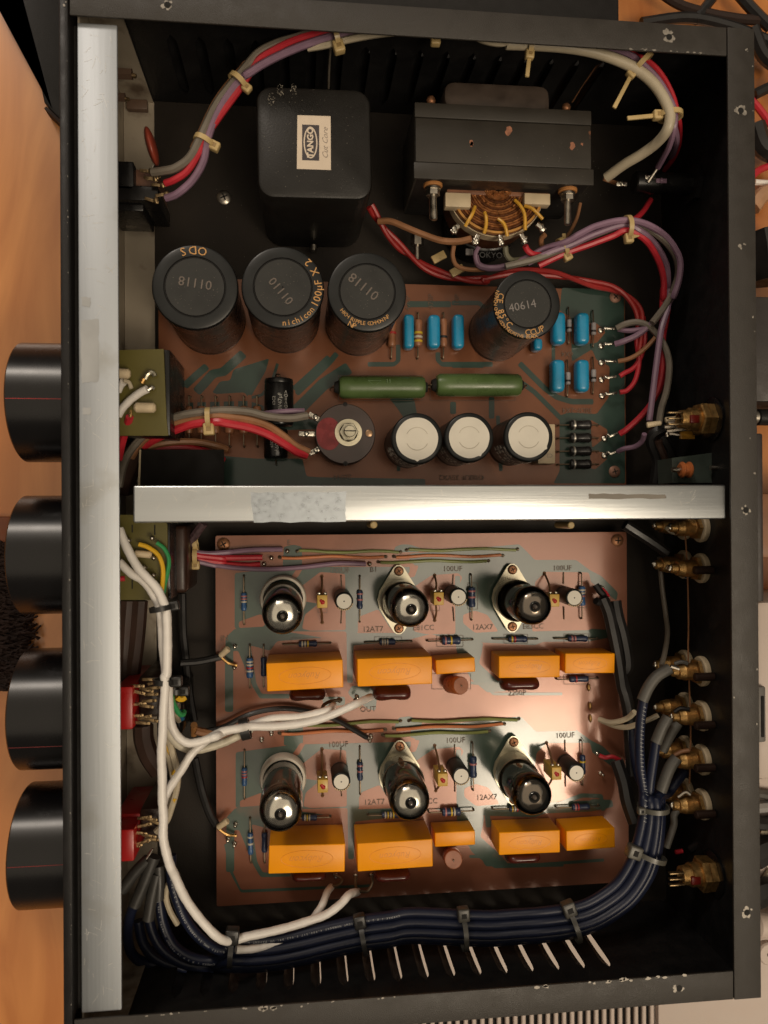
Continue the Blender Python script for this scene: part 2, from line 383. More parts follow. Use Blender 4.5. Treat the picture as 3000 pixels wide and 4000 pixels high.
MB().cyl((a.x, (a.y+b.y)/2, -.033), (a.x+.05, (a.y+b.y)/2, -.033), .0035, bev=.0006).build('barrel', M_steel, t)
MB().cyl((a.x+.003, (a.y+b.y)/2, -.033), (a.x+.012, (a.y+b.y)/2, -.033), .0043, bev=.0006).build('collar', M_panel, t)
t = thing('white_box', (.25, -.11, TZ), 'white plastic box behind the rear rail, beside the brass sockets', 'box')
a, b = g('P', 1634, 1300, -.045), g('P', 1720, 1685, -.045)
MB().rbox((a.x+.001, b.y, TZ+.001), (a.x+.1, a.y, -.046), .003).build('casing', M_whitep, t)
a2, b2 = g('P', 1638, 1482, -.045), g('P', 1652, 1602, -.045)
MB().rbox((a2.x-.0012, b2.y, -.0462), (b2.x, a2.y, -.0435), .001).build('latch', mat('grey latch', (.13,.12,.11), .5), t)
MB().rbox((a2.x+.0005, b2.y+.003, -.0434), (b2.x-.0014, a2.y-.005, -.0430), .0001, seg=1).build('slot', M_hole, t)
def wire(name, label, m, r, pts, cat='wire', group=None, n=8, parent=None, wob=0, rs=None, sub=6, kind=None):
    P_ = [Vector(p) if len(p) == 3 else g(*p) for p in pts]
    mb = MB().tube(P_, r, n, sub=sub, wob=wob, rs=rs)
    if parent: return mb.build(name, m, parent)
    o = mb.build(name, m); return tag(o, label, cat, group, kind)
GB = 'loose cables behind the amplifier'
TK = [('black_cable', 'black cable crossing the wood above the upper right corner', M_wire_k, .0032, [(1385, 50), (1480, 38), (1560, 52), (1640, 80), (1700, 110)]),
 ('black_cable', 'black cable running straight up from the corner, top right', M_wire_k, .0030, [(1500, 45), (1520, 20), (1560, -30)]),
 ('black_cable', 'black cable slanting to the upper right edge', M_wire_k, .0034, [(1590, -20), (1625, 20), (1665, 60)]),
 ('brown_cable', 'dark brown cable crossing behind the top right corner', M_rug, .0028, [(1420, -20), (1480, 15), (1590, 40), (1700, 45)]),
 ('black_cable', 'thick black cable right of the upper end of the rear rail', M_wire_k, .0042, [(1625, 62), (1650, 120), (1690, 150)]),
 ('black_cable', 'black cable leaving the right edge above the red leads', M_wire_k, .0034, [(1628, 205), (1660, 190), (1700, 180)]),
 ('red_cable', 'upper red lead behind the rear rail', M_wire_r, .0022, [(1622, 215), (1640, 235), (1665, 270)]),
 ('black_cable', 'black cable between the two red leads', M_wire_k, .0060, [(1630, 270), (1650, 320), (1700, 340)]),
 ('red_cable', 'lower red lead behind the rear rail above the white plug', M_wire_r, .0022, [(1625, 380), (1645, 365), (1700, 345)]),
 ('white_cable', 'short white lead beside the rear rail under the red one', M_wire_w, .0018, [(1630, 394), (1665, 396), (1700, 396)]),
 ('cream_cable', 'peach cable end right of the rear rail', mat('peach', (.45,.25,.14), .5), .0050, [(1625, 450), (1650, 420), (1700, 405)]),
 ('black_cable', 'thick black cable in the gap right of the rail', M_wire_k, .0120, [(1655, 500), (1662, 545), (1665, 610)]),
 ('grey_cable', 'grey cable leaving to the right beside the white box, upper', M_sleeve, .0030, [(1625, 1712), (1660, 1716), (1700, 1720)]),
 ('grey_cable', 'light grey cable in the tangle right of the rail', mat('light grey', (.3,.29,.28), .45), .0035, [(1628, 1745), (1660, 1742), (1700, 1738)]),
 ('black_cable', 'black cable in the tangle right of the rail, upper', M_wire_k, .0045, [(1622, 1775), (1655, 1778), (1700, 1770)]),
 ('brown_cable', 'copper coloured cable in the tangle right of the rail', M_wire_br, .0016, [(1632, 1690), (1634, 1780), (1638, 1850), (1632, 1900)]),
 ('cream_cable', 'cream cable looping in the tangle right of the rail', M_wire_be, .0022, [(1640, 1795), (1662, 1802), (1700, 1800)]),
 ('black_cable', 'thick black cable in the tangle right of the rail, middle', M_wire_k, .0085, [(1625, 1850), (1655, 1835), (1700, 1840)]),
 ('cream_cable', 'cream cable curving below the dark tangle', M_wire_be, .0018, [(1665, 1880), (1650, 1900), (1637, 1930), (1634, 1960)]),
 ('black_cable', 'black cable at the foot of the tangle right of the rail', M_wire_k, .0085, [(1625, 1935), (1655, 1925), (1700, 1940)])]
for nm, lb, m, r, pts in TK:
    wire(nm, lb, m, r, [('P', u, v, -.100 + r*.8) for u, v in pts], 'cable', GB)
t = thing('white_plug', g('P', 1652, 2050, -.09), 'white plug with a round pin hole at the lower right edge', 'plug')
p = g('P', 1655, 2010, -.085); MB().cyl(p + Vector((-.008, .004, 0)), p + Vector((.03, 0, 0)), .007, bev=.002).build('shell', M_whitep, t)
p = g('P', 1652, 2052, -.09); MB().lathe([(.001, 0), (.0062, 0), (.0068, .001), (.0068, .004), (.006, .005), (.001, .005)], Matrix.Translation(p)).build('collar', M_whitep, t)
MB().lathe([(.0001, .0051), (.0016, .0051)], Matrix.Translation(p), cap=False).build('pin_hole', M_hole, t)

# ================================================================ chassis
ch = thing('amplifier_chassis', (.05, 0, FLOOR), 'open black steel chassis holding the two circuit boards', 'chassis')
YS = .231; XR = .216; XF = -.0785
MB().box((XF-.001, -YS+.0013, FLOOR-.0012), (XR-.0013, YS-.0013, FLOOR)).build('floor_pan', M_floor, ch)
LX = [.1545 - .01345*i for i in range(17)]
def side_wall(sy):
    Y0 = sy*YS; Y1 = sy*(YS-.0012); mb = MB(); zt, zb = -.030, -.082; K = 12; w = .0052
    xs0, xs1 = -.0983, XR - .0002
    for yy, fl in ((Y1, sy > 0), (Y0, sy < 0)):
        def quad(a, b, c, d): mb.add([a, b, c, d], [(0, 1, 2, 3) if fl else (3, 2, 1, 0)])
        quad((xs0, yy, zt), (xs1, yy, zt), (xs1, yy, -.0014), (xs0, yy, -.0014)); quad((xs0, yy, FLOOR-.0012), (xs1, yy, FLOOR-.0012), (xs1, yy, zb), (xs0, yy, zb))
        for k in range(K):
            za, zc = zb + (zt-zb)*k/K, zb + (zt-zb)*(k+1)/K
            def half(z): t = (z-zb)/(zt-zb); return w/2 * min(1, (math.sin(PI*max(0, min(1, t)))*3)**.6)
            prev = (xs0, xs0)
            for x in sorted(LX) + [None]:
                if x is None: cur = (xs1, xs1); nxt = None
                else: cur = (x+w/2-half(za)-w/2+0, x+w/2-half(zc)-w/2); cur = (x-half(za), x-half(zc)); nxt = (x+half(za), x+half(zc))
                quad((prev[0], yy, za), (cur[0], yy, za), (cur[1], yy, zc), (prev[1], yy, zc)); prev = nxt
    mb.build('side_wall', M_inner, ch, ang=20)
    lv = MB(); K2 = 14; h = .0033; rows = []
    for k in range(K2+1):
        t = k/K2; z = zb-.001 + (zt-zb+.002)*t; s_ = (max(0, math.sin(PI*t)))**.75
        rows.append([(-w/2-.0006, 0, z), (-w/2+.0006, -.45*h*s_, z), (0, -.85*h*s_, z), (w/2-.0005, -h*s_, z)])
    for off in (0, .0006):
        vs = [Vector((x, sy*-1*(y) + sy*.0001*0 - 0, z)) for r_ in rows for x, y, z in r_]
        vs = [Vector((v.x, v.y*1 + sy*off, v.z)) for v in vs]
        fs = [(i*4+j, i*4+j+1, (i+1)*4+j+1, (i+1)*4+j) for i in range(K2) for j in range(3)]
        lv.add(vs, fs)
    me = lv.mesh('louvre', M_inner, 60)
    for x in LX:
        o = link('louvre', me, ch); o.location = (x, sy*(YS+.0002), 0)
side_wall(1); side_wall(-1)
MB().box((XR-.0012, -YS+.0011, FLOOR-.0012), (XR-.0002, YS-.0011, -.0011)).build('rear_wall', M_inner, ch)
rails = [('side_rail', (-.0983, .2175, -.0012), (.2030, .2310, 0)), ('side_rail', (-.0983, -.2310, -.0012), (.2030, -.2176, 0)), ('rear_rail', (.2033, -.2310, -.0010), (.2168, .2310, .0004))]
RO = [MB().rbox(a, b, .00035, seg=2).build(n, M_case, ch) for n, a, b in rails]
# screw holes with bare metal round them, and knocks in the paint
def chip_patch(reg, u, v, r, parent, z=.00006, n=6, hole=True):
    c = g(reg, u, v, z); mb = MB()
    for k in range(n): 
        a = random.uniform(0, 2*PI); d = r*random.uniform(.5, 1.0); blob(mb, c + Vector((d*math.cos(a), d*math.sin(a), k*.000012)), r*random.uniform(.25, .6))
    mb.build('bare_patch', M_chip, parent)
    if hole: MB().lathe([(.0001, z+.00012), (.00145, z+.00012)], Matrix.Translation((c.x, c.y, 0)), 20, cap=False).build('screw_hole', M_hole, parent)
chip_patch('A', 1085, 32, .0024, RO[0]); chip_patch('C', 1125, 200, .0029, RO[0]); chip_patch('O', 1180, 1052, .0026, RO[1])
chip_patch('C', 1512, 597, .0026, RO[2], .0005); chip_patch('G', 1480, 1022, .0022, RO[2], .0005); chip_patch('O', 1545, 642, .0026, RO[2], .0005)
chip_patch('C', 1520, 1325, .0018, RO[2], .0005, 5, False); chip_patch('C', 1548, 270, .0009, RO[2], .0005, 3, False); chip_patch('A', 412, 22, .0012, ch, .0012, 3, False)
mb = MB()
for i in range(14):
    c = Vector((random.choice((.2150, .2155, .2158, random.uniform(.204, .214))), random.uniform(-.22, .22), .00048)); blob(mb, c, random.uniform(.0001, .00045), 6, sy=random.uniform(.8, 2.2))
for i in range(16): blob(mb, Vector((random.uniform(.09, .18), -.2176 - random.uniform(0, .0009), .00006)), random.uniform(.0003, .0010), 7, sx=1.8)
for i in range(14): blob(mb, Vector((random.uniform(.155, .19), .2176 + random.uniform(0, .0006), .00006)), random.uniform(.0002, .0006), 7, sx=2)
for i in range(16): blob(mb, Vector((random.uniform(-.07, .05), -.2178 - random.uniform(0, .0004), .00006)), random.uniform(.0002, .0005), 7, sx=1.8)
for i in range(8): blob(mb, Vector((random.uniform(-.02, .0), -.2183 - random.uniform(0, .0012), .00007)), random.uniform(.0004, .0012), 7, sx=1.4)
mb.build('paint_chips', M_chip, ch, kind='stuff')
# front panel
fp = thing('front_panel', (-.1, 0, FLOOR), 'thick black front panel along the left side that carries the four knobs', 'panel')
MB().rbox((-.1024, -.262, -.097), (-.0987, .262, .0010), .0005).build('face_plate', M_panel, fp)
MB().box((-.0986, -.2173, -.097), (-.0964, .2173, -.0075)).build('backing_plate', M_hole, fp)
mb = MB()
for i in range(36): blob(mb, Vector((-.0990 + random.uniform(-.0003, .0001), random.uniform(-.23, .23), .00104)), random.uniform(.00008, .00028), 6, sy=1.8)
mb.build('edge_wear', M_chip, fp, kind='stuff')
# aluminium bars
b1 = thing('aluminium_bar', (-.087, 0, -.003), 'long scratched aluminium bar running down behind the front panel', 'bar')
MB().rbox((-.0960, -.2168, -.0045), (-.0790, .2163, -.0030), .0006).build('top_face', M_alu, b1)
for nm_, a_, b_ in (('front_wall', (-.0963, -.2285, FLOOR+.0002), (-.0955, .2285, -.0050)), ('floor_flange', (-.0953, -.2285, FLOOR+.0002), (-.0792, .2285, FLOOR+.0012)), ('side_tab', (-.0953, .2280, FLOOR+.0013), (-.0795, .2288, -.0050)), ('side_tab', (-.0953, -.2288, FLOOR+.0013), (-.0795, -.2280, -.0050))):
    MB().box(a_, b_).build(nm_, M_wall, b1)
b2 = thing('aluminium_bar', (.06, .005, -.003), 'shorter aluminium bar across the middle between the two boards, glaring with light', 'bar')
MB().rbox((-.0732, -.0031, -.0160), (.2029, .0134, -.0030), .0009, seg=3).build('top_face', M_alux, b2)
MB().box((-.0700, .0020, FLOOR+.0002), (.2010, .0032, -.0161)).build('partition', M_inner, b2)
def scratches(parent, n, x0, x1, y0, y1, z, lmin, lmax, m=M_chip, wmax=.00009):
    mb = MB()
    for i in range(n):
        x, y = random.uniform(x0, x1), random.uniform(y0, y1); a = random.uniform(0, PI); L_ = random.uniform(lmin, lmax); w_ = random.uniform(.00003, wmax)
        pts = [(x + L_*(k/5-.5)*math.cos(a + .03*k), y + L_*(k/5-.5)*math.sin(a+.03*k)) for k in range(6)]
        pts = [p for p in pts if x0 < p[0] < x1 and y0 < p[1] < y1]
        for p, q in zip(pts, pts[1:]):
            d = Vector((q[0]-p[0], q[1]-p[1])).normalized(); nn = Vector((-d.y, d.x))*w_
            mb.add([(p[0]-nn.x, p[1]-nn.y, z), (q[0]-nn.x, q[1]-nn.y, z), (q[0]+nn.x, q[1]+nn.y, z), (p[0]+nn.x, p[1]+nn.y, z)], [(0,1,2,3)])
    mb.build('scratches', m, parent, kind='stuff')
scratches(b1, 150, -.0948, -.0795, -.214, .214, -.00294, .001, .006, mat('bright scratch', (.78,.76,.72), .35, .6), .00006)
scratches(b2, 90, -.072, .20, -.0022, .0120, -.00294, .001, .005, mat('bright scratch', (.78,.76,.72), .35, .6), .00006)
def patch(parent, reg, quad, z, m=M_scuff, n=10, name='scuffed_patch'):
    cs = [g(reg, u, v, z) for u, v in quad]; pts = []
    for i in range(4):
        a, b = cs[i], cs[(i+1) % 4]
        for k in range(n): p = a.lerp(b, k/n); pts.append(p + Vector((random.uniform(-.0003, .0003), random.uniform(-.0003, .0003), 0)))
    MB().sheet(pts).build(name, m, parent)
patch(b2, 'P', [(540, 1064), (748, 1062), (746, 1128), (548, 1128)], -.00292)
patch(b2, 'G', [(205, 888), (828, 893), (830, 930), (205, 930)], -.00292, mat('grey smear', (.22, .20, .17), .7, .2))
patch(b1, 'D', [(525, 430), (590, 440), (585, 500), (530, 490)], -.00292, mat('rubbed patch', (.47, .48, .485), .54, 1, var=.10, scale=90)); patch(b1, 'D', [(522, 580), (640, 575), (640, 980), (530, 990)], -.00292, mat('rubbed patch', (.47, .48, .485), .54, 1, var=.10, scale=90)); patch(b1, 'D', [(535, 1150), (590, 1150), (588, 1195), (535, 1195)], -.00292, mat('rubbed patch', (.47, .48, .485), .54, 1, var=.10, scale=90))
# grey dividing plate seen under the front end of the middle bar
pl = thing('divider_plate', g('U', 470, 1300, -.05), 'small dark plate with a bright cut edge above the left bar end', 'plate')
q = [g('U', 470, 1125, -.05), g('U', 1500, 1125, -.05), g('U', 1500, 1750, -.05), g('U', 440, 1750, -.05)]
MB().prism([(a.x, a.y) for a in q], -.0512, -.05).build('plate', mat('matt black plate', (.006, .005, .004), .7, spec=.2), pl)
q = [g('U', 455, 1128, -.0499), g('U', 478, 1125, -.0499), g('U', 462, 1650, -.0499), g('U', 434, 1650, -.0499)]
MB().prism([(a.x, a.y) for a in q], -.0530, -.0499).build('cut_edge', mat('cut metal edge', (.5, .42, .28), .4, .5), pl)
# ---------------------------------------------------------------- knobs
def knob(yc_px, label, line, R_=.0288, zc=-.046, lc=(.45, .03, .03)):
    c = W(85, yc_px, zc); x0 = -.1023; x1 = -.1328
    t = thing('control_knob', (x0, c.y, zc), label, 'knob', 'four black control knobs')
    M = Matrix.Translation((x0, c.y, zc)) @ Matrix.Rotation(-PI/2, 4, 'Y'); L_ = x0 - x1
    pr = [(R_*.9, 0), (R_, .0006), (R_, L_-.0007), (R_-.0007, L_), (R_-.006, L_-.0006), (.001, L_-.0010)]
    MB().lathe(pr, M, 96).build('body', M_knob, t)
    if line is not None:
        y1 = W(80, line, zc+R_).y; dy = y1 - c.y; zz = math.sqrt(max(0, R_**2 - dy**2))
        MB().box((x1+.0008, y1-.00012, zc+zz-.0004), (x0-.0007, y1+.00012, zc+zz+.00006)).build('pointer_line', mat('red line %.2f' % lc[0], lc, .4), t)
    return t
knob(871, 'topmost of the four black knobs, with a bright red pointer line', 861)
knob(1198, 'second black knob from the top, without any pointer line', None)
knob(1529, 'third black knob from the top, its faint red line below the middle', 1617, lc=(.16, .01, .01))
knob(1822, 'lowest of the four black knobs, beside the bundle of navy cables', 1871, lc=(.22, .012, .012))
# panel screw on the floor
def screw(parent, reg, u, v, z, r=.0032, m=M_rust, name='screw'):
    c = g(reg, u, v, z) if reg else Vector((u, v, z)); mb = MB(); M = Matrix.Translation(c) @ Matrix.Rotation(random.uniform(0, 1.5), 4, 'Z')
    mb.lathe([(r, 0), (r, .0004), (r*.75, .0011), (r*.3, .0013), (.0001, .0013)], M, 16)
    for k in range(2): mb.box((-r*.5, -r*.09, .00125), (r*.5, r*.09, .0014), 1, M @ Matrix.Rotation(k*PI/2, 4, 'Z'))
    return mb.build(name, [m, M_hole], parent)
screw(ch, 'A', 1452, 1280, FLOOR, .0040, M_steel)
# ================================================================ circuit boards
def board(name, label, corners, rc, mbase, z=PCB, th=.0016):
    t = thing(name, sum(corners, Vector())/4 + Vector((0, 0, -th)), label, 'circuit board')
    o = MB().prism([(c.x, c.y) for c in corners], z-th, z, r=rc).build('board', mbase, t)
    return t
def strip_pts(pts, w):
    L_, R__ = [], []
    for i, p in enumerate(pts):
        d = (pts[min(i+1, len(pts)-1)] - pts[max(i-1, 0)]).normalized(); n = Vector((-d.y, d.x, 0))*w/2
        L_.append(p + n); R__.append(p - n)
    return L_ + R__[::-1]
class Traces:
    def __init__(s, parent): s.p = parent; s.mb = {}; s.n = 0
    def poly(s, m, reg, pts, off=Vector(), layer=0, rnd=1):
        ps = [g(reg, u, v, PCB + .00004*(layer+1)) + off for u, v in pts]
        s._put(m, ps)
    def _put(s, m, ps):
        # soften the corners a little, as etched foil has
        out = []; n = len(ps)
        for i in range(n):
            a, b, c = ps[i-1], ps[i], ps[(i+1) % n]; r = min(.0012, (a-b).length*.3, (c-b).length*.3)
            p, q = b + (a-b).normalized()*r, b + (c-b).normalized()*r
            out += [p, b*.5 + p*.25 + q*.25, q]
        s.n += 1; ps = [Vector((v.x, v.y, v.z + .0000012*s.n)) for v in out]
        bm = bmesh.new(); me = MB().sheet(ps).mesh('t', m); bm.from_mesh(me); bmesh.ops.triangulate(bm, faces=bm.faces[:], ngon_method='EAR_CLIP'); bm.to_mesh(me); bm.free()
        nm = 'green_lacquer' if 'green' in m.name else 'copper_area'; me.name = nm; link(nm, me, s.p)
    def line(s, m, reg, pts, w, off=Vector(), layer=0):
        ps = [g(reg, u, v, PCB + .00004*(layer+1)) + off for u, v in pts]; s._put(m, strip_pts(ps, w))
    def done(s): pass
lb = board('circuit_board', 'lower copper coloured board carrying the six valves', [Vector((-.0457, -.0110, 0)), Vector((.1860, -.0108, 0)), Vector((.1860, -.2112, 0)), Vector((-.0460, -.2112, 0))], .0012, M_pink)
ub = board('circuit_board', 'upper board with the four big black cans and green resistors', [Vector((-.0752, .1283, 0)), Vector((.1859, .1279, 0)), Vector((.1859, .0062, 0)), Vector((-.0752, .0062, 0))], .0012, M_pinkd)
OFF = g('M', 1405, 395, PCB) - g('I', 1397, 425, PCB)
tr = Traces(lb); Gn, Pk = M_greenl, M_pink
for off in (Vector(), OFF):
    P_ = lambda m, r, pts, l: tr.poly(m, r, pts, off, l)
    P_(Gn, 'I', [(215, 440), (640, 395), (1060, 395), (1659, 395), (1659, 870), (1430, 930), (1070, 960), (1065, 1230), (1025, 1230), (1020, 860), (690, 860), (420, 860), (215, 840)], 0)
    P_(Gn, 'I', [(150, 905), (215, 840), (520, 850), (850, 905), (520, 930), (470, 1000), (330, 960), (370, 1230), (410, 1310), (610, 1310), (610, 1343), (395, 1343), (345, 1260), (240, 1000), (205, 1000), (205, 1440 if off.length == 0 else 1300), (145, 1440 if off.length == 0 else 1300), (145, 1130)], 0)
    P_(Pk, 'I', [(245, 790), (400, 735), (440, 760), (430, 825), (245, 835)], 1)
    P_(Pk, 'I', [(690, 540), (830, 432), (1010, 445), (1015, 850), (760, 855), (700, 840), (720, 740), (820, 660), (700, 640)], 1)
    P_(Pk, 'I', [(1120, 750), (1250, 700), (1330, 830), (1430, 870), (1100, 872), (1075, 850)], 1)
    P_(Pk, 'I', [(620, 470), (680, 385), (720, 385), (665, 475)], 1)
    P_(Pk, 'I', [(1450, 470), (1500, 385), (1540, 385), (1510, 470)], 1)
    P_(Gn, 'I', [(90, 330), (90, 330), (150, 330)], 0) if 0 else None
    P_(Gn, 'I', [(570, 250), (640, 235), (700, 250), (700, 400), (560, 400)], 0)
    P_(Gn, 'I', [(1370, 250), (1420, 232), (1480, 235), (1560, 262), (1540, 290), (1360, 290)], 0)
    P_(Gn, 'J', [(0, 300), (700, 240), (790, 232), (850, 290), (900, 345), (1200, 345), (1300, 420), (1380, 460), (1500, 580), (1490, 640), (1300, 500), (1280, 440), (940, 490), (880, 860), (1290, 850), (1310, 840), (1450, 850), (1460, 900), (1300, 930), (960, 935), (900, 960), (340, 930), (120, 870), (0, 880)], 0)
    P_(Pk, 'J', [(30, 540), (160, 455), (350, 440), (380, 470), (330, 600), (330, 880), (120, 880), (30, 860)], 1)
    P_(Pk, 'J', [(470, 710), (560, 740), (640, 860), (470, 870), (385, 800), (385, 740)], 1)
    P_(Pk, 'J', [(0, 360), (40, 380), (30, 450), (0, 480)], 1)
    P_(Pk, 'J', [(800, 430), (780, 250), (830, 260), (840, 400), (800, 470)], 1) if 0 else None
    P_(Pk, 'J', [(905, 500), (980, 430), (1290, 435), (1310, 520), (1310, 830), (1100, 845), (870, 830)], 1)
    P_(Gn, 'J', [(330, 930), (530, 940), (520, 1010), (500, 1090), (660, 1240), (700, 1290), (560, 1300), (440, 1200), (340, 1010)], 0)
    tr.line(Gn, 'J', [(345, 460), (350, 960)], .0030, off, 2)
    tr.line(Gn, 'I', [(1080, 400), (1080, 870)], .0034, off, 2)
    tr.line(Gn, 'J', [(440, 1230), (540, 1240), (600, 1310), (1100, 1310)], .0016, off, 2)
tr.poly(Gn, 'N', [(1270, 380), (1380, 440), (1420, 500), (1370, 480), (1200, 300), (1200, 270)], layer=0)
tr.line(Gn, 'N', [(570, 830), (560, 900), (570, 980)], .003, layer=2)
tr.line(Gn, 'N', [(1060, 820), (1240, 750), (1380, 755), (1395, 860)], .0026, layer=2)
tr.line(Gn, 'N', [(430, 1190), (520, 1190), (550, 1250), (900, 1250), (1400, 1215)], .0018, layer=2)
tr.line(Gn, 'M', [(150, 1100), (190, 1300), (260, 1440), (1200, 1400)], .0016, layer=2)
tr.poly(Gn, 'I', [(1060, 1250), (1200, 1260), (1240, 1330), (1230, 1430), (1180, 1420), (1050, 1330), (1030, 1300)], layer=0)
tr.poly(Gn, 'I', [(840, 1330), (1010, 1330), (1010, 1390), (860, 1400)], layer=0)
tr.poly(Gn, 'I', [(1400, 1480), (1480, 1470), (1540, 1510), (1380, 1510)], layer=0)
tr.done()
tr = Traces(ub); Pk = M_pinkd; Gn = M_green
P_ = lambda m, r, pts, l=0: tr.poly(m, r, pts, layer=l)
P_(Gn, 'F', [(655, 372), (1058, 385), (1066, 1640), (600, 1640), (640, 1560), (640, 1200), (700, 1180), (880, 1190), (960, 1080), (965, 880), (880, 840), (850, 770), (720, 850), (712, 560), (640, 520)])
P_(Pk, 'F', [(840, 1225), (950, 1290), (950, 1330), (850, 1410)], 1); P_(Pk, 'F', [(840, 1430), (940, 1440), (950, 1480), (870, 1550), (840, 1540)], 1)
P_(Pk, 'F', [(720, 600), (880, 600), (940, 660), (880, 730), (720, 740)], 1)
P_(Pk, 'F', [(850, 900), (940, 930), (930, 1010), (860, 1000)], 1)
tr.line(Gn, 'F', [(380, 860), (540, 1020), (620, 1080), (720, 1110), (860, 1110)], .0032, layer=2)
tr.line(Gn, 'F', [(400, 990), (480, 1050), (660, 1230)], .0028, layer=2)
tr.line(Gn, 'F', [(-60, 872), (150, 872)], .0032, layer=2); tr.line(Gn, 'F', [(200, 1080), (200, 1220)], .0032, layer=2)
tr.line(Gn, 'E', [(1145, 478), (1430, 478)], .0034, layer=2); tr.line(Gn, 'E', [(1088, 740), (1088, 845), (1060, 868), (890, 868)], .0026, layer=2)
tr.line(Gn, 'E', [(1345, 790), (1345, 840), (1370, 868), (1700, 868)], .0028, layer=2)
tr.line(Gn, 'E', [(640, 820), (410, 1030)], .0030, layer=2); tr.line(Gn, 'E', [(770, 890), (600, 1000), (440, 1160), (400, 1180)], .0068, layer=2)
tr.poly(Gn, 'E', [(1030, 1090), (1190, 1090), (1210, 1190), (1120, 1210), (1080, 1150)], layer=2); tr.line(Gn, 'E', [(1443, 1110), (1443, 1190)], .0034, layer=2)
P_(Gn, 'X', [(640, 130), (1060, 0), (1020, 150), (880, 390), (830, 480), (770, 400), (440, 420), (390, 400), (480, 270), (600, 260)])
tr.line(Gn, 'X', [(60, 330), (200, 200), (330, 90)], .0040, layer=2); tr.line(Gn, 'X', [(200, 400), (400, 180), (520, 160), (760, -60)], .0050, layer=2)
tr.line(Gn, 'X', [(820, 470), (980, 430), (1100, 250), (1160, 60)], .0016, layer=2)
tr.line(Gn, 'X', [(1380, 420), (1560, 250), (1760, 60), (1860, -60)], .0030, layer=2); tr.line(Gn, 'X', [(1380, 640), (1700, 330), (1960, 180)], .0026, layer=2)
P_(Gn, 'X', [(100, 620), (1000, 620), (1000, 560), (820, 500), (100, 520)]); P_(Gn, 'X', [(900, 860), (1700, 830), (1700, 760), (1500, 700), (1000, 760)])
for u_ in (190, 340, 500, 670, 830): tr.line(Pk, 'X', [(u_, 430), (u_, 1000)], .0022, layer=3)
tr.line(Gn, 'E', [(1120, 1180), (1160, 1300), (1090, 1420), (1090, 1560)], .0020, layer=2); tr.line(Gn, 'F', [(240, 1200), (260, 1560)], .0022, layer=2)
tr.line(Gn, 'E', [(640, 690), (900, 690)], .0016, layer=2); tr.line(Gn, 'F', [(420, 560), (560, 560), (600, 620), (600, 1060)], .0020, layer=2)
tr.line(Gn, 'F', [(-60, 470), (120, 470), (180, 530)], .0026, layer=2)
P_(Gn, 'X', [(900, 1180), (1450, 1180), (1500, 1390), (1659, 1400), (2900, 1420), (2900, 1500), (-100, 1500), (-100, 1100)])
P_(Pk, 'E', [(500, 1430), (640, 1450), (640, 1540), (520, 1560)], 1)
tr.done()
def print_text(parent, txt, reg, u, v, deg=0, size=.0042, m=M_print): return text(parent, txt, g(reg, u, v, PCB + .00035), deg, size, m)
for reg, u, v, s_ in (('I', 1210, 845, '12AT7'), ('I', 1575, 835, 'E81CC'), ('J', 525, 830, '12AX7'), ('J', 890, 825, 'E83CC'), ('I', 970, 422, '100UF'), ('J', 310, 410, '100UF'), ('J', 1100, 405, '100UF'),
    ('I', 1175, 1422, 'OUT'), ('J', 775, 1305, '2200P'), ('I', 605, 222, 'E'), ('I', 1215, 415, 'B1'), ('I', 140, 910, 'IN'), ('M', 1220, 800, '12AT7'), ('M', 1600, 795, 'E81CC'), ('N', 555, 765, '12AX7'), ('N', 330, 355, '100UF'), ('N', 1120, 320, '100UF'), ('M', 960, 385, '100UF')):
    print_text(lb, s_, reg, u, v)
for reg, u, v, s_, d in (('F', 755, 1165, '30DF-2X4', 180), ('F', 690, 800, '6X4', 180), ('E', 725, 1597, '200W', 180), ('E', 1500, 1600, '4700UF 35VX2', 180), ('E', 1300, 460, '470P', 90), ('E', 1150, 470, '470P', 90), ('E', 1470, 450, '10P', 90)):
    print_text(ub, s_, reg, u, v, d)
mb = MB()   # printed outlines round parts
def outline(mb, reg, u0, v0, u1, v1, w=.00022):
    c = [g(reg, u, v, PCB+.0003) for u, v in ((u0, v0), (u1, v0), (u1, v1), (u0, v1))]
    for a, b in zip(c, c[1:] + c[:1]): mb.sheet(strip_pts([a, b], w))
for a in (('I', 620, 908, 830, 985), ('I', 1222, 900, 1418, 985), ('J', 195, 888, 385, 968), ('J', 680, 880, 850, 945), ('J', 1112, 878, 1290, 950), ('J', 160, 1165, 440, 1275), ('J', 1112, 1170, 1290, 1240), ('J', 420, 510, 490, 700), ('J', 1210, 500, 1275, 690), ('I', 815, 690, 880, 725), ('J', 150, 670, 215, 710)): outline(mb, *a)
mb.build('printed_outline', M_print, lb, kind='stuff')
mb = MB(); outline(mb, 'E', 700, 940, 1245, 1103); outline(mb, 'E', 1295, 1000, 1845, 1103); mb.build('printed_outline', M_print, ub, kind='stuff')
for reg, u, v in (('I', 135, 232), ('J', 1495, 205)): screw(lb, reg, u, v, PCB+.0001, .0036)
for reg, u, v in (('F', 1000, 432), ('F', 995, 1563)): screw(ub, reg, u, v, PCB+.0001, .0034, mat('pale screw', (.3, .16, .11), .5, .4))
for reg, u, v in (('I', 1217, 92), ('J', 1165, 95)):   # yellow standoffs peeping out over the top edge of the board
    p = g(reg, u, v, -.055); MB().cyl((p.x, p.y, -.078), (p.x, p.y, -.055), .0019, bev=.0005).build('standoff', M_tie, lb)

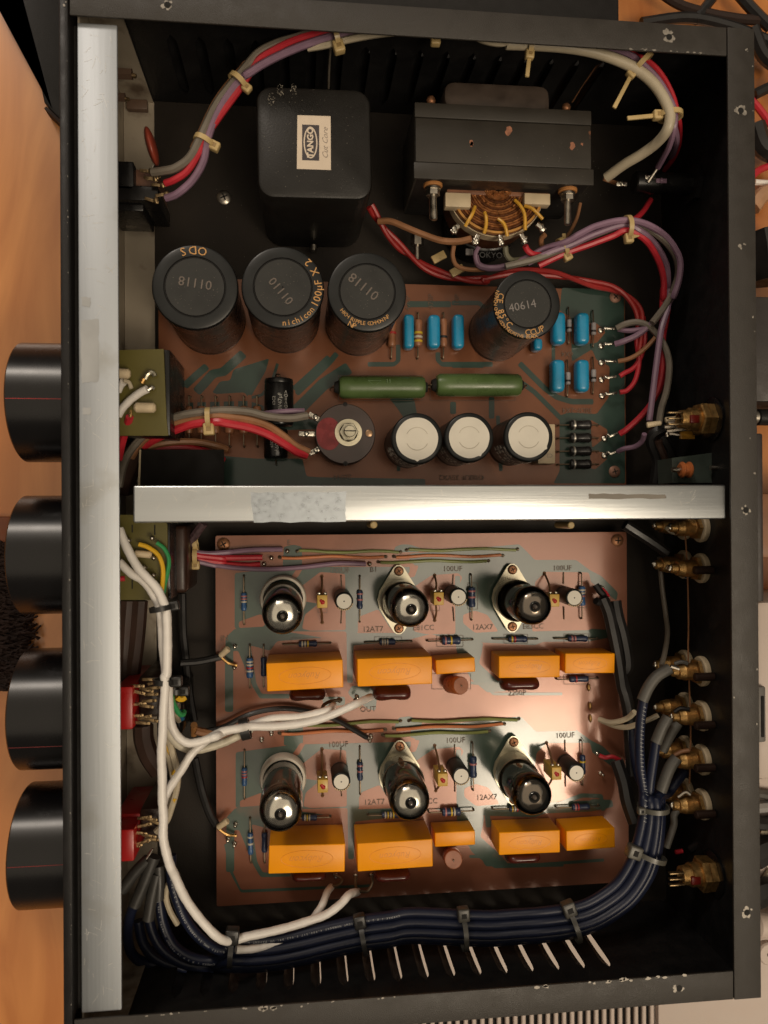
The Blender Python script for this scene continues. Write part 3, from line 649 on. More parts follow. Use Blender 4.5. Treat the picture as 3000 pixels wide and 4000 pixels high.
# ---------------------------------------------------------------- small parts
def lead_mb(mb, a, b, r=.00035, mi=1): mb.tube([a, a.lerp(b, .5), b], r, 6, mi, sub=2)
def resistor(label, reg, l0, l1, b0, b1, wdt, m, bands=(), zc=None, group='small resistors on the lower board', cat='resistor', name='resistor', zt=0):
    """leads run l0->l1, body b0..b1 (fractions), wdt = body width in zoom units"""
    s_ = REG[reg][2]/1.80832; r = wdt*s_/2/1659*(CAM_H-PCB); z = PCB + r + .0006 if zc is None else zc
    A, B = g(reg, *l0, z), g(reg, *l1, z); a, b = A.lerp(B, b0), A.lerp(B, b1); d = (B-A).normalized(); L_ = (b-a).length
    t = thing(name, Vector(((a.x+b.x)/2, (a.y+b.y)/2, PCB)), label, cat, group)
    M = Matrix.Translation(a) @ d.to_track_quat('Z', 'Y').to_matrix().to_4x4()
    pr = [(r*.3, 0), (r*.85, L_*.03), (r, L_*.10), (r, L_*.20), (r*.9, L_*.26), (r*.9, L_*.74), (r, L_*.80), (r, L_*.90), (r*.85, L_*.97), (r*.3, L_)]
    MB().lathe(pr, M, 14).build('body', m, t)
    for k, bm_ in enumerate(bands):
        if not bm_: continue
        f = .16 + k*.15; MB().lathe([(r*1.0, L_*f), (r*1.05, L_*f+.0001), (r*1.05, L_*(f+.075)), (r*1.0, L_*(f+.075)+.0001)], M, 14).build('colour_band', bm_, t)
    for e, c in ((A, a), (B, b)):
        p = Vector((e.x, e.y, PCB)); mb = MB().tube([c, c.lerp(Vector((e.x, e.y, z)), .7), Vector((e.x, e.y, z-.0004)), p], .00040, 6, sub=3)
        mb.ball(p, .00075, sq=(1, 1, .6), n=8); mb.build('lead', M_lead, t)
    return t
bP = mat('pink band', (.42, .16, .16), .4); bW = mat('pale band', (.55, .5, .4), .4); bY = mat('yellow band', (.62, .42, .03), .4); bR = mat('red band', (.4, .03, .03), .4); bK = mat('black band', (.02, .02, .02), .4)
resistor('blue resistor upright at the upper left corner of the lower board', 'I', (280, 460), (282, 810), .34, .72, 42, M_bluer, (bP, bP, bW))
resistor('dark blue resistor between the first white-topped can and the second valve', 'I', (1117, 462), (1117, 792), .30, .72, 42, M_dkblue, (bP, None, bP))
resistor('bright blue resistor left of the first orange capacitor, upper row', 'I', (323, 960), (325, 1270), .28, .76, 50, M_bluer, (bW, bW, bR, bW))
resistor('shadowed blue resistor tight against the first orange capacitor', 'I', (423, 960), (425, 1262), .28, .74, 42, M_dkblue)
resistor('dark resistor lying above the first orange capacitor, upper row', 'I', (565, 955), (905, 945), .32, .72, 44, M_dkblue, (bW, bW, bY))
resistor('dark resistor lying above the second orange capacitor, upper row', 'I', (1155, 940), (1490, 932), .30, .65, 44, M_dkblue, (bW, bW, bW))
resistor('blue resistor left of the third valve, upper row', 'J', (445, 450), (450, 778), .27, .72, 55, M_dkblue, (bP, None, bP))
resistor('blue and white resistor at the right end of the upper valve row', 'J', (1238, 440), (1242, 768), .28, .72, 52, M_bluer, (bW, bW, bP))
resistor('blue resistor with a yellow band lying above the small orange capacitor', 'J', (130, 930), (458, 920), .30, .72, 62, M_dkblue, (bP, None, bY))
resistor('dark resistor lying below the third valve, upper row', 'J', (605, 915), (925, 915), .32, .75, 48, M_dkblue, (bY, bR))
resistor('plain dark resistor lying above the last orange capacitor, upper row', 'J', (1050, 912), (1362, 912), .28, .74, 46, M_dkblue, (bP, bP))
resistor('dark resistor lying under the last orange capacitor, upper row', 'J', (1065, 1205), (1362, 1198), .28, .74, 50, M_dkblue, (None, bR))
resistor('blue resistor at the left of the lower valve row', 'M', (285, 430), (285, 780), .34, .72, 40, M_bluer, (bP, bP, bR))
resistor('dark blue resistor between the first can and second valve, lower row', 'M', (1117, 405), (1120, 745), .30, .70, 42, M_dkblue, (bP, None, bP))
resistor('grey blue resistor left of the first orange capacitor, lower row', 'M', (325, 920), (332, 1240), .30, .80, 40, M_bluer, (bW, None, bW))
resistor('dark resistor standing in the shade of the first valve, lower row', 'M', (430, 930), (430, 1240), .28, .74, 42, M_dkblue)
resistor('resistor half hidden behind the first valve of the lower row', 'M', (560, 915), (905, 908), .40, .72, 44, M_dkblue, (bW, bY, bW))
resistor('resistor with four pale bands just left of the second valve, lower row', 'M', (1175, 895), (1500, 890), .30, .70, 46, M_dkblue, (bW, bY, bW, bY))
resistor('blue resistor left of the third valve, lower row', 'N', (455, 375), (460, 718), .27, .72, 55, M_dkblue, (None, bP))
resistor('blue resistor right of the last white-topped can, lower row', 'N', (1242, 360), (1248, 680), .30, .74, 44, M_dkblue, (None, bY))
resistor('resistor with pink and yellow bands above the small orange capacitor, lower row', 'N', (140, 875), (465, 860), .28, .70, 60, M_dkblue, (bP, None, bY, bW))
resistor('resistor half covered by the third valve, lower row', 'N', (600, 850), (920, 840), .36, .72, 44, M_dkblue, (bY, bW, bR))
resistor('dim resistor lying above the last orange capacitor, lower row', 'N', (1060, 840), (1370, 828), .34, .76, 48, M_dkblue, (bP, bR))
GU = 'resistors on the upper board'
resistor('brown resistor with yellow and white bands between two blue capacitors', 'E', (1218, 530), (1215, 825), .16, .76, 56, M_brres, (None, None, bY, bW, bY), group=GU)
resistor('red brown resistor between the second and third blue capacitors', 'E', (1383, 530), (1380, 828), .14, .76, 50, M_brres, (None, None, None, bK), group=GU)
resistor('brown resistor half hidden under the third big can', 'E', (1050, 530), (1043, 825), .16, .76, 56, M_brres, (None, None, bR, None), group=GU)
for i, (u, col, w_, m) in enumerate(((115, 'plain tan', 82, M_brres), (258, 'wide tan', 112, M_brres), (425, 'brown and red', 105, M_brres), (588, 'grey and red', 115, M_brres), (757, 'red ended', 112, M_brres), (915, 'blue ended', 112, M_brres))):
    resistor(f'{col} upright resistor, number {i+1} from the left under the red lead bundle', 'X', (u, 440), (u+3, 1030), .20, .76, w_*.9, m, (None, bR if i > 1 else None, None, bR if i in (2, 3, 4) else (bW if i == 5 else None)), group=GU, zc=PCB+.0055)
# two big green resistors
def green_res(label, u0, u1, v, w_):
    t = resistor(label, 'E', (u0-45, v), (u1+45, v), 45/(u1-u0+90), 1-45/(u1-u0+90), w_, M_greenr, (), zc=PCB+.0085, group='big green power resistors')
    return t
def green_body(label, u0, u1, v, w_, mark):
    z = PCB+.0085; a, b = g('E', u0, v, z), g('E', u1, v, z); s_ = REG['E'][2]/1.80832; r = w_/2*s_/1659*(CAM_H-z); L_ = (b-a).length
    t = thing('power_resistor', Vector(((a.x+b.x)/2, a.y, PCB)), label, 'resistor', 'big green power resistors')
    M = Matrix.Translation(a) @ (b-a).to_track_quat('Z', 'Y').to_matrix().to_4x4()
    pr = [(r*.55, 0), (r*.85, .0006), (r*.98, .0022)] + [(r*(1-.025*math.sin(k*.9)**2), .0022+(L_-.0044)*k/9) for k in range(1, 9)] + [(r*.98, L_-.0022), (r*.85, L_-.0006), (r*.5, L_)]
    MB().lathe(pr, M, 28).build('body', M_greenr, t)
    MB().cyl(a, a-Vector((.0022, 0, 0)), r*.6, r*.45).build('end_cap', M_hole, t)
    MB().cyl(b, b+Vector((.0012, 0, 0)), r*.5, r*.4).build('end_cap', M_hole, t)
    for s2, e in ((-1, a), (1, b)): MB().tube([e, e+Vector((s2*.003, 0, 0)), e+Vector((s2*.004, 0, -.004)), Vector((e.x+s2*.004, e.y, PCB))], .0005, 6).build('lead', M_lead, t)
    if mark:
        mb = MB(); c = g('E', 935, 985, z+r+.00005)
        pts = [c+Vector((x*.001, y*.001, -abs(y)*.00012)) for x, y in ((-3.5, 1.2), (0, -1.8), (3.5, 1.2), (0, 1.0))]
        for p, q in zip(pts, pts[1:]+pts[:1]): mb.tube([p, q], .00012, 4, sub=1)
        add_text(mb, '11', flat(g('E', 1025, 975, z+r+.00003), 180), .003); mb.build('lettering', mat('pale green mark', (.16, .25, .12), .5), t)
green_body('left one of the two big green enamelled resistors, with a pale diamond mark', 700, 1262, 1017, 148, True)
green_body('right one of the two big green enamelled resistors, ending near the blue capacitors', 1330, 1882, 1003, 152, False)
# blue film capacitors
def blue_cap(label, reg, u, v, w_, h_, zt=PCB+.0095):
    s_ = REG[reg][2]/1.80832/1659*(CAM_H-zt); c = g(reg, u, v, zt); w, h = w_*s_/2, h_*s_/2
    t = thing('film_capacitor', Vector((c.x, c.y, PCB)), label, 'capacitor', 'blue capacitors on the upper board')
    MB().rbox((c.x-w, c.y-h, PCB+.0006), (c.x+w, c.y+h, zt), min(w, h)*.72, seg=5).build('body', M_blue, t, ang=60)
    for s2 in (-1, 1): MB().cyl((c.x, c.y+s2*h*.7, PCB), (c.x, c.y+s2*h*.7, PCB+.002), .0004).build('lead', M_lead, t)
for a in (('blue capacitor nearest to the third big can', 'E', 1160, 650, 68, 225), ('blue capacitor in the middle of the three beside the third big can', 'E', 1325, 650, 80, 222), ('blue capacitor just left of the fourth big can', 'E', 1484, 650, 72, 226),
          ('blue capacitor right of the fourth can, touching its rim', 'F', 645, 628, 88, 218), ('upper right blue capacitor of the block of four', 'F', 800, 630, 86, 214), ('lower left blue capacitor of the block of four', 'F', 640, 938, 88, 218), ('lower right blue capacitor of the block of four', 'F', 800, 938, 86, 218), ('blue capacitor peeping out under the fourth can', 'F', 505, 735, 60, 80)): blue_cap(*a)
def small_diode(label, u, v):
    t = thing('diode', g('F', u, v, PCB), label, 'diode', 'small glass diodes beside the blue capacitors')
    z = PCB+.0018; a, b = g('F', u-4, v-40, z), g('F', u-4, v+40, z)
    MB().cyl(a, b, .0015, bev=.0004).build('body', mat('grey glass', (.28, .26, .26), .25), t)
    MB().cyl(a.lerp(b, .62), a.lerp(b, .78), .00155).build('band', M_blkd, t)
    MB().tube([g('F', u-8, v-120, PCB), g('F', u-8, v-110, z), a], .0004, 6).build('lead', M_lead, t); MB().tube([b, g('F', u-8, v+110, z), g('F', u-8, v+118, PCB)], .0004, 6).build('lead', M_lead, t)
for lb_, u, v in (('grey diode between the two upper blue capacitors of the block', 706, 618), ('grey diode right of the upper right blue capacitor', 864, 638), ('grey diode between the two lower blue capacitors of the block', 698, 960), ('grey diode right of the lower right blue capacitor', 864, 942)): small_diode(lb_, u, v)
for i, v in enumerate((1262, 1346, 1432, 1516)):
    resistor(('topmost', 'second', 'third', 'lowest')[i] + ' of the four black diodes stacked beside the white-topped cans', 'F', (635, v), (895, v-2), .26, .80, 66, M_blkd, (M_silver,) if i < 4 else (), group='four black rectifier diodes', cat='diode', name='rectifier_diode')
# cream block behind the third white-topped can
t = thing('cement_block', g('F', 555, 1390, PCB), 'cream block with a corner hidden by the third white-topped can', 'component')
a, b = g('F', 500, 1512, PCB+.012), g('F', 612, 1255, PCB+.012); MB().rbox((a.x, a.y, PCB+.0002), (b.x, b.y, PCB+.012), .0006).build('body', M_cream, t)
add = MB(); add_text(add, 'C2', flat(g('F', 575, 1458, PCB+.0121), 180), .003); add.build('lettering', M_pencil, t)

# ---------------------------------------------------------------- big black cans
def can(label, top, zt, rt, wrap_gold=None, base=None, nm='electrolytic_capacitor', grp='tall black capacitor cans on the upper board', taper=1.0):
    c = g(*top, zt); s_ = REG[top[0]][2]/1.80832/1659*(CAM_H-zt); r = rt*s_
    bc = Vector((c.x, c.y, PCB)) if base is None else g(*base, PCB)
    t = thing(nm, bc, label, 'capacitor', grp)
    ax = (c-bc); M = Matrix.Translation(bc) @ ax.to_track_quat('Z', 'Y').to_matrix().to_4x4(); h = ax.length
    pr = [(r*.96, .0003), (r*.96, .002), (r*.94, .003), (r*.96, .004), (r*.96, h-.006), (r*.985, h-.0045), (r, h-.0022), (r*.985, h-.0007), (r*.93, h-.0001), (r*.72, h), (r*.705, h-.0004), (r*.69, h-.0004), (r*.675, h), (.0005, h)]
    MB().lathe(pr, M, 64).build('sleeve', [M_blk], t, ang=50)
    MB().lathe([(r*.972, h-.00025), (r*.93, h+.00008), (r*.72, h+.00008)], M, 64, cap=False).build('rim', M_blktop, t, ang=50)
    MB().lathe([(r*.67, h+.00006), (.0005, h+.00006)], M, 64, cap=False).build('top_disc', mat('dusty black disc', (.017, .017, .015), .5, var=.35, scale=90), t)
    return t, c, r, h
t, c, r, h = can('big black can furthest left, marked ODS in gold', ('D', 1263, 366), -.0175, 272)
mb = MB(); arc_text(mb, 'ODS', c, r*.86, 78, 15, .0054, z=c.z+.00028); 
for o_ in [mb.build('gold_lettering', M_gold, t)]: pass
text(t, '01118', g('D', 1265, 338, c.z+.0003), 172, .0062, M_grey, name='stamped_number')
t, c, r, h = can('big black can second from the left, with 100 microfarad lettering', ('E', 340, 368), -.0175, 266)
text(t, '01110', g('E', 325, 395, c.z+.0003), -50, .0058, M_grey, name='stamped_number')
mb = MB(); arc_text(mb, 'nichicon', c, r*.87, -88, 7.2, .0040, z=c.z+.00028); arc_text(mb, '100\u00b5F X 2', c, r*.87, -27, 9.0, .0050, z=c.z+.00028); mb.build('gold_lettering', M_gold, t)
t, c, r, h = can('big black can third from the left, with a curved gold ripple rating', ('E', 887, 398), -.0175, 260)
text(t, '01118', g('E', 865, 362, c.z+.0003), 142, .0066, M_grey, name='stamped_number')
mb = MB(); arc_text(mb, 'HIGH RIPPLE COMMON NP', c, r*.80, 218, 4.6, .0026, z=c.z+.00028); arc_text(mb, 'NP', c, r*.93, 243, 6, .0036, z=c.z+.00028); mb.build('gold_lettering', M_gold, t)
t, c, r, h = can('black can standing alone beside the blue capacitors, stamped 40614', ('F', 432, 478), -.0185, 230)
text(t, '40614', g('F', 400, 490, c.z+.0003), 12, .0056, mat('grey stamp', (.22, .2, .19), .6), name='stamped_number')
mb = MB(); arc_text(mb, 'CE 85\u00b0C   CCUP', c, r*.83, 165, 10.5, .0042, z=c.z+.00028); arc_text(mb, 'NIPPON CHEMI-CON NEGATIVE BLACK', c, r*.955, 160, 4.2, .0024, z=c.z+.00010); mb.build('gold_lettering', M_gold, t)
# white-topped cans
def white_can(label, top, rt, notch, words):
    zt = -.0400; c = g(*top, zt); s_ = REG[top[0]][2]/1.80832/1659*(CAM_H-zt); r = rt*s_
    t = thing('audio_capacitor', Vector((c.x, c.y, PCB)), label, 'capacitor', 'black cans with white tops on the upper board')
    M = Matrix.Translation((c.x, c.y, PCB)); h = zt-PCB
    MB().lathe([(r*.96, .0003), (r*.96, .003), (r*.93, .004), (r*.96, .005), (r*.97, h-.004), (r, h-.002), (r*.99, h-.0006), (r*.93, h), (.0005, h)], M, 56).build('sleeve', M_blktop, t, ang=50)
    mb = MB(); n = 56; R1 = r*.82; vs = []
    for k in range(n):
        a = 2*PI*k/n; d = abs((math.degrees(a)-notch+180) % 360-180); q = R1*(1.07 if d < 4 else 1) * (1+.006*math.sin(7*a)); vs.append((c.x+q*math.cos(a), c.y+q*math.sin(a), zt+.00012))
    mb.add(vs, [tuple(range(n))]); mb.build('white_disc', M_white, t)
    mb = MB()
    for a0 in (25, 205): mb.tube([(c.x+r*.44*math.cos(math.radians(a0+k*13)), c.y+r*.44*math.sin(math.radians(a0+k*13)), zt+.00010) for k in range(11)], .00022, 5, sub=1)
    mb.build('pressed_ring', mat('shaded white', (.5, .46, .38), .5), t)
    mb = MB(); zz = 0
    for w_, a0, st, dz in words:      # words wrap round the side of the can near the top
        for i, ch_ in enumerate(w_):
            if ch_ == ' ': continue
            a = math.radians(a0+i*st); Mt = Matrix.Translation((c.x+r*1.003*math.cos(a), c.y+r*1.003*math.sin(a), zt-dz)) @ Matrix.Rotation(a+PI/2, 4, 'Z') @ Matrix.Rotation(PI/2, 4, 'X')
            add_text(mb, ch_, Mt, .0040, bold=.02)
    mb.build('white_lettering', M_white, t)
    return t
WD = [('FOR AUDIO', 205, 12, .0045), ('470\u00b5F 35V', 200, 11, .010), ('CE 85\u00b0C (M)', 200, 10, .0155), ('4700 WV', 200, 11, .021)]
white_can('leftmost white-topped capacitor, beside the round rheostat', ('E', 1210, 1350), 170, 270, [('JAPAN', 205, 14, .0042)] + WD[1:])
white_can('middle one of the three white-topped capacitors', ('E', 1548, 1342), 166, 300, WD[1:])
white_can('rightmost white-topped capacitor, lettered FOR AUDIO', ('F', 440, 1338), 168, 330, WD)
# small cans of the lower board
def small_can(label, reg, top, pads):
    zt = PCB+.0185; c = g(reg, *top, zt); r = .0049
    t = thing('small_capacitor', Vector((c.x, c.y, PCB)), label, 'capacitor', 'small black cans with white tops on the lower board')
    M = Matrix.Translation((c.x, c.y, PCB+.0003)); h = zt-PCB-.0003
    MB().lathe([(r*.95, 0), (r, .0006), (r*.99, .002), (r*.95, .0026), (r, .0032), (r, h-.0012), (r*.97, h-.0004), (r*.86, h), (.0004, h)], M, 36).build('sleeve', M_blktop, t, ang=50)
    mb = MB()
    for k in range(9):
        a = 4.0+k*.24; p = c + Vector((r*.94*math.cos(a), r*.94*math.sin(a), -.0002)); mb.ball(p, .0005, sq=(1, 1, .5), n=6)
    mb.build('print_dots', mat('tan dots', (.5, .36, .2), .5), t)
    MB().lathe([(r*.80, h+.0001), (.0004, h+.0001)], M, 36, cap=False).build('white_disc', M_white, t)
    for p in pads:
        e = g(reg, *p, PCB); mb = MB().tube([Vector((c.x, c.y, PCB+.0006)).lerp(e, .5)+Vector((0, 0, .0006)), e+Vector((0, 0, .0006)), e], .00030, 5, sub=2); mb.ball(e, .0006, n=6); mb.build('lead', M_lead, t)
small_can('small white-topped can right of the first valve, upper row', 'I', (1003, 643), [(980, 460), (980, 795)])
small_can('small white-topped can right of the second valve, upper row', 'J', (352, 612), [(313, 455), (318, 778)])
small_can('small white-topped can right of the third valve, upper row', 'J', (1187, 618), [(1107, 440), (1110, 765)])
small_can('small white-topped can right of the first valve, lower row', 'M', (983, 652), [(980, 410), (984, 748)])
small_can('small white-topped can right of the second valve, lower row', 'N', (372, 612), [(323, 388), (325, 715)])
small_can('small white-topped can right of the third valve, lower row', 'N', (1202, 588), [(1117, 355), (1120, 680)])
def trimmer(label, reg, top, pads, zt=PCB+.0185):
    c = g(reg, *top, zt); w, d = .0027, .0034
    t = thing('yellow_capacitor', Vector((c.x, c.y, PCB)), label, 'capacitor', 'narrow yellow capacitors beside the valves')
    MB().rbox((c.x-w, c.y-d, PCB+.006), (c.x+w, c.y+d, zt), .0004).build('body', M_yellow, t)
    mb = MB(); mb.ball((c.x+.0002, c.y-.0004, zt), .0012, sq=(1, 1, .7)); mb.ball((c.x-.0006, c.y+.0004, zt), .0009, sq=(1, 1, .6)); mb.build('sealing_lacquer', M_red, t)
    for s2 in (-1, 1):
        mb = MB().ball((c.x+s2*.0016, c.y+d+.0006, zt-.003), .0011, sq=(1, .8, 1.2), n=8); mb.build('solder_tag', M_solder, t)
    for k, p in enumerate(pads):
        e = g(reg, *p, PCB); s2 = 1 if k == 0 else -1
        mb = MB().tube([Vector((c.x-.0008, c.y+s2*d*1.1, zt-.005)), Vector(((c.x+e.x)/2, (c.y+s2*d+e.y)/2, PCB+.008)), e], .0006, 6); mb.ball(e, .0011, sq=(1, 1, .6), n=8); mb.build('lead', mat('brown lead', (.16, .08, .035), .5), t)
trimmer('narrow yellow capacitor with a red dot right of the first valve, upper row', 'I', (846, 645), [(843, 462), (845, 795)])
trimmer('narrow yellow capacitor with a red dot right of the second valve, upper row', 'J', (211, 625), [(180, 455), (180, 780)])
trimmer('yellow capacitor half hidden by the third valve, upper row', 'J', (1045, 637), [(970, 440), (975, 760)])
trimmer('narrow yellow capacitor with a red dot right of the first valve, lower row', 'M', (850, 685), [(843, 415), (848, 750)], PCB+.021)
trimmer('narrow yellow capacitor with a red dot right of the second valve, lower row', 'N', (240, 640), [(180, 390), (188, 715)], PCB+.021)
trimmer('narrow yellow capacitor beside the third valve, lower row', 'N', (1060, 595), [(985, 370), (990, 690)], PCB+.021)
# ---------------------------------------------------------------- orange block capacitors
def orange(label, reg, quad, zt, mark=True):
    cs = [g(reg, u, v, zt) for u, v in quad]; c = sum(cs, Vector())/4; rgt = (cs[1]-cs[0]+cs[2]-cs[3]); w = rgt.length/2; h = (cs[0]-cs[3]+cs[1]-cs[2]).length/2; a = math.atan2(rgt.y, rgt.x)
    t = thing('orange_capacitor', Vector((c.x, c.y, PCB)), label, 'capacitor', 'orange block capacitors on the lower board')
    M = Matrix.Translation((c.x, c.y, 0)) @ Matrix.Rotation(a, 4, 'Z')
    MB().rbox((-w/2, -h/2, PCB+.0006), (w/2, h/2, zt), .00055, seg=3, M=M).build('body', M_orange, t)
    if mark:
        mb = MB(); n = 40; A_, B_ = w*.34, h*.30
        mb.tube([M @ Vector((A_*math.cos(2*PI*k/n), B_*math.sin(2*PI*k/n), zt)) for k in range(n+1)], .00012, 5, sub=1, caps=False)
        add_text(mb, 'Rubycon', M @ Matrix.Translation((0, 0, zt+.00003)) @ Matrix.Rotation(PI, 4, 'Z'), h*random.uniform(.30, .36), shear=random.uniform(.25, .5))
        mb.build('embossed_mark', M_oremb, t)
    return t
orange('first orange capacitor from the left, upper row', 'I', [(443, 1092), (993, 1062), (998, 1265), (447, 1293)], -.052)
orange('second and widest orange capacitor of the upper row, with an oval mark', 'I', [(1098, 1060), (1635, 1038), (1640, 1240), (1100, 1257)], -.052)
orange('thin plain orange capacitor in the middle of the upper row', 'J', [(185, 1068), (470, 1045), (473, 1152), (192, 1170)], -.063, False)
orange('fourth orange capacitor of the upper row, pale with glare', 'J', [(643, 1038), (1083, 1033), (1083, 1190), (643, 1198)], -.060)
orange('rightmost orange capacitor of the upper row', 'J', [(1120, 1018), (1478, 1018), (1478, 1160), (1120, 1163)], -.060)
orange('first orange capacitor from the left, lower row, under the valve', 'M', [(462, 1113), (1008, 1098), (1012, 1303), (458, 1315)], -.052)
orange('second orange capacitor of the lower row, under the second valve', 'M', [(1098, 1100), (1640, 1062), (1643, 1265), (1100, 1300)], -.052)
orange('thin plain orange capacitor in the middle of the lower row', 'N', [(182, 1020), (472, 1003), (472, 1108), (182, 1123)], -.063, False)
orange('fourth orange capacitor of the lower row, glare on its marked face', 'N', [(643, 1018), (1083, 1000), (1085, 1162), (645, 1182)], -.060)
orange('rightmost orange capacitor of the lower row, half in glare', 'N', [(1128, 1005), (1480, 985), (1480, 1125), (1130, 1155)], -.060)
def bean(label, reg, u0, u1, v, th, zc=-.0685):
    a, b = g(reg, u0, v, zc), g(reg, u1, v, zc); s_ = REG[reg][2]/1.80832/1659*(CAM_H-zc); r = th*s_/2
    t = thing('dipped_capacitor', Vector(((a.x+b.x)/2, a.y, PCB)), label, 'capacitor', 'dark brown dipped capacitors')
    mb = MB(); L_ = (b-a).length; n = 22; vs = []; m = 20
    for i in range(m+1):
        t_ = i/m; x = a.x + L_*t_; e = math.sqrt(max(0, 1-(2*t_-1)**8)); rr = r*e*(1-.16*math.exp(-((t_-.5)/.16)**2)) + 1e-6; zz = .0085*math.sqrt(max(0, 1-(2*t_-1)**6)) + 1e-6
        for k in range(n): an = 2*PI*k/n; vs.append((x, a.y+rr*math.cos(an), zc+zz*math.sin(an)))
    fs = [(i*n+k, i*n+(k+1) % n, (i+1)*n+(k+1) % n, (i+1)*n+k) for i in range(m) for k in range(n)]
    mb.add(vs, fs); mb.build('body', M_brown, t, ang=180)
    for e in (.2, .8): MB().cyl((a.x+L_*e, a.y, PCB), (a.x+L_*e, a.y, zc), .0004, n=6).build('lead', M_lead, t)
bean('dark brown dipped capacitor under the first orange one, upper row', 'I', 605, 875, 1312, 88)
bean('dark brown dipped capacitor under the second orange one, upper row', 'I', 1208, 1485, 1302, 108)
bean('dark brown dipped capacitor under the fourth orange one, upper row', 'J', 645, 925, 1235, 100)
bean('dark brown dipped capacitor in shade under the second orange one, lower row', 'M', 1210, 1480, 1310, 90)
bean('dark brown dipped capacitor in shade under the first orange one, lower row', 'M', 620, 880, 1310, 80)
bean('dark brown dipped capacitor under the fourth orange one, lower row', 'N', 680, 930, 1178, 90)
def drum(label, reg, top, rt, base):
    zt = PCB+.0155; c = g(reg, *top, zt); b = g(reg, *base, PCB+.004); s_ = REG[reg][2]/1.80832/1659*(CAM_H-zt); r = rt*s_
    t = thing('film_capacitor', Vector((b.x, b.y, PCB)), label, 'capacitor', 'round copper coloured capacitors')
    M = Matrix.Translation(b) @ (c-b).to_track_quat('Z', 'Y').to_matrix().to_4x4(); h = (c-b).length
    MB().lathe([(r*.9, 0), (r, .0008), (r, h-.001), (r*.93, h-.0002), (.0004, h)], M, 32).build('body', mat('copper wound film', (.42, .11, .03), .3, var=.2, scale=400, coat=.3), t)
    MB().lathe([(r*.93, h), (r*.86, h+.0003), (.0004, h+.0003)], M, 32, cap=False).build('end_disc', M_tan, t)
    MB().tube([M @ Vector((0, 0, h+.0002)), M @ Vector((0, .0003, h+.001)), M @ Vector((.0004, .0006, h+.0012))], .0004, 6).build('lead', M_steel, t)
drum('copper coloured round capacitor under the thin orange one, upper row', 'J', (372, 1250), 66, (290, 1240))
drum('pale round capacitor under the thin orange one, lower row', 'N', (315, 1212), 68, (300, 1185))
# axial black electrolytics on the upper board
def axial(label, u, v0, v1, r_u, words):
    zc = PCB+.0085; a, b = g('X', u, v1, zc), g('X', u, v0, zc); s_ = REG['X'][2]/1.80832/1659*(CAM_H-zc); r = r_u*s_; L_ = (b-a).length
    t = thing('axial_capacitor', Vector((a.x, (a.y+b.y)/2, PCB)), label, 'capacitor', 'black axial capacitors under the lead bundle')
    M = Matrix.Translation(a) @ (b-a).to_track_quat('Z', 'Y').to_matrix().to_4x4()
    MB().lathe([(r*.75, 0), (r*.93, .0003), (r, .0014), (r, L_-.0035), (r*.96, L_-.0028), (r, L_-.002), (r*.95, L_-.0004), (r*.7, L_)], M, 32).build('sleeve', M_blk, t)
    mb = MB()
    for w_, dx, yy, sz in words:
        x = a.x + r*math.sin(dx); z = zc + r*math.cos(dx) + .00005; add_text(mb, w_, Matrix.Translation((x, a.y + L_*yy, z)) @ Matrix.Rotation(dx, 4, 'Y') @ Matrix.Rotation(PI/2, 4, 'Z'), sz)
    mb.build('white_lettering', mat('grey white print', (.4, .39, .36), .5), t)
    MB().tube([b, b+Vector((.0005, .0018, .001)), b+Vector((-.0015, .0030, -.004)), Vector((b.x-.002, b.y+.002, PCB))], .0004, 6).build('lead', M_lead, t)
    MB().tube([a, a+Vector((0, -.0025, -.002)), Vector((a.x, a.y-.0025, PCB))], .0004, 6).build('lead', M_lead, t)
axial('upper black axial capacitor with white arrows, behind the lead bundle', 1175, 240, 800, 168, [('160V47\u00b5F', .12, .42, .0030), ('=0>=0>', .55, .5, .0034), ('63C2', -.3, .5, .0022)])
axial('lower black axial capacitor, half under the lead bundle', 1140, 830, 1185, 140, [('160V47', .12, .5, .0030), ('=0>', .55, .5, .0034), ('63C2', -.3, .5, .0022)])
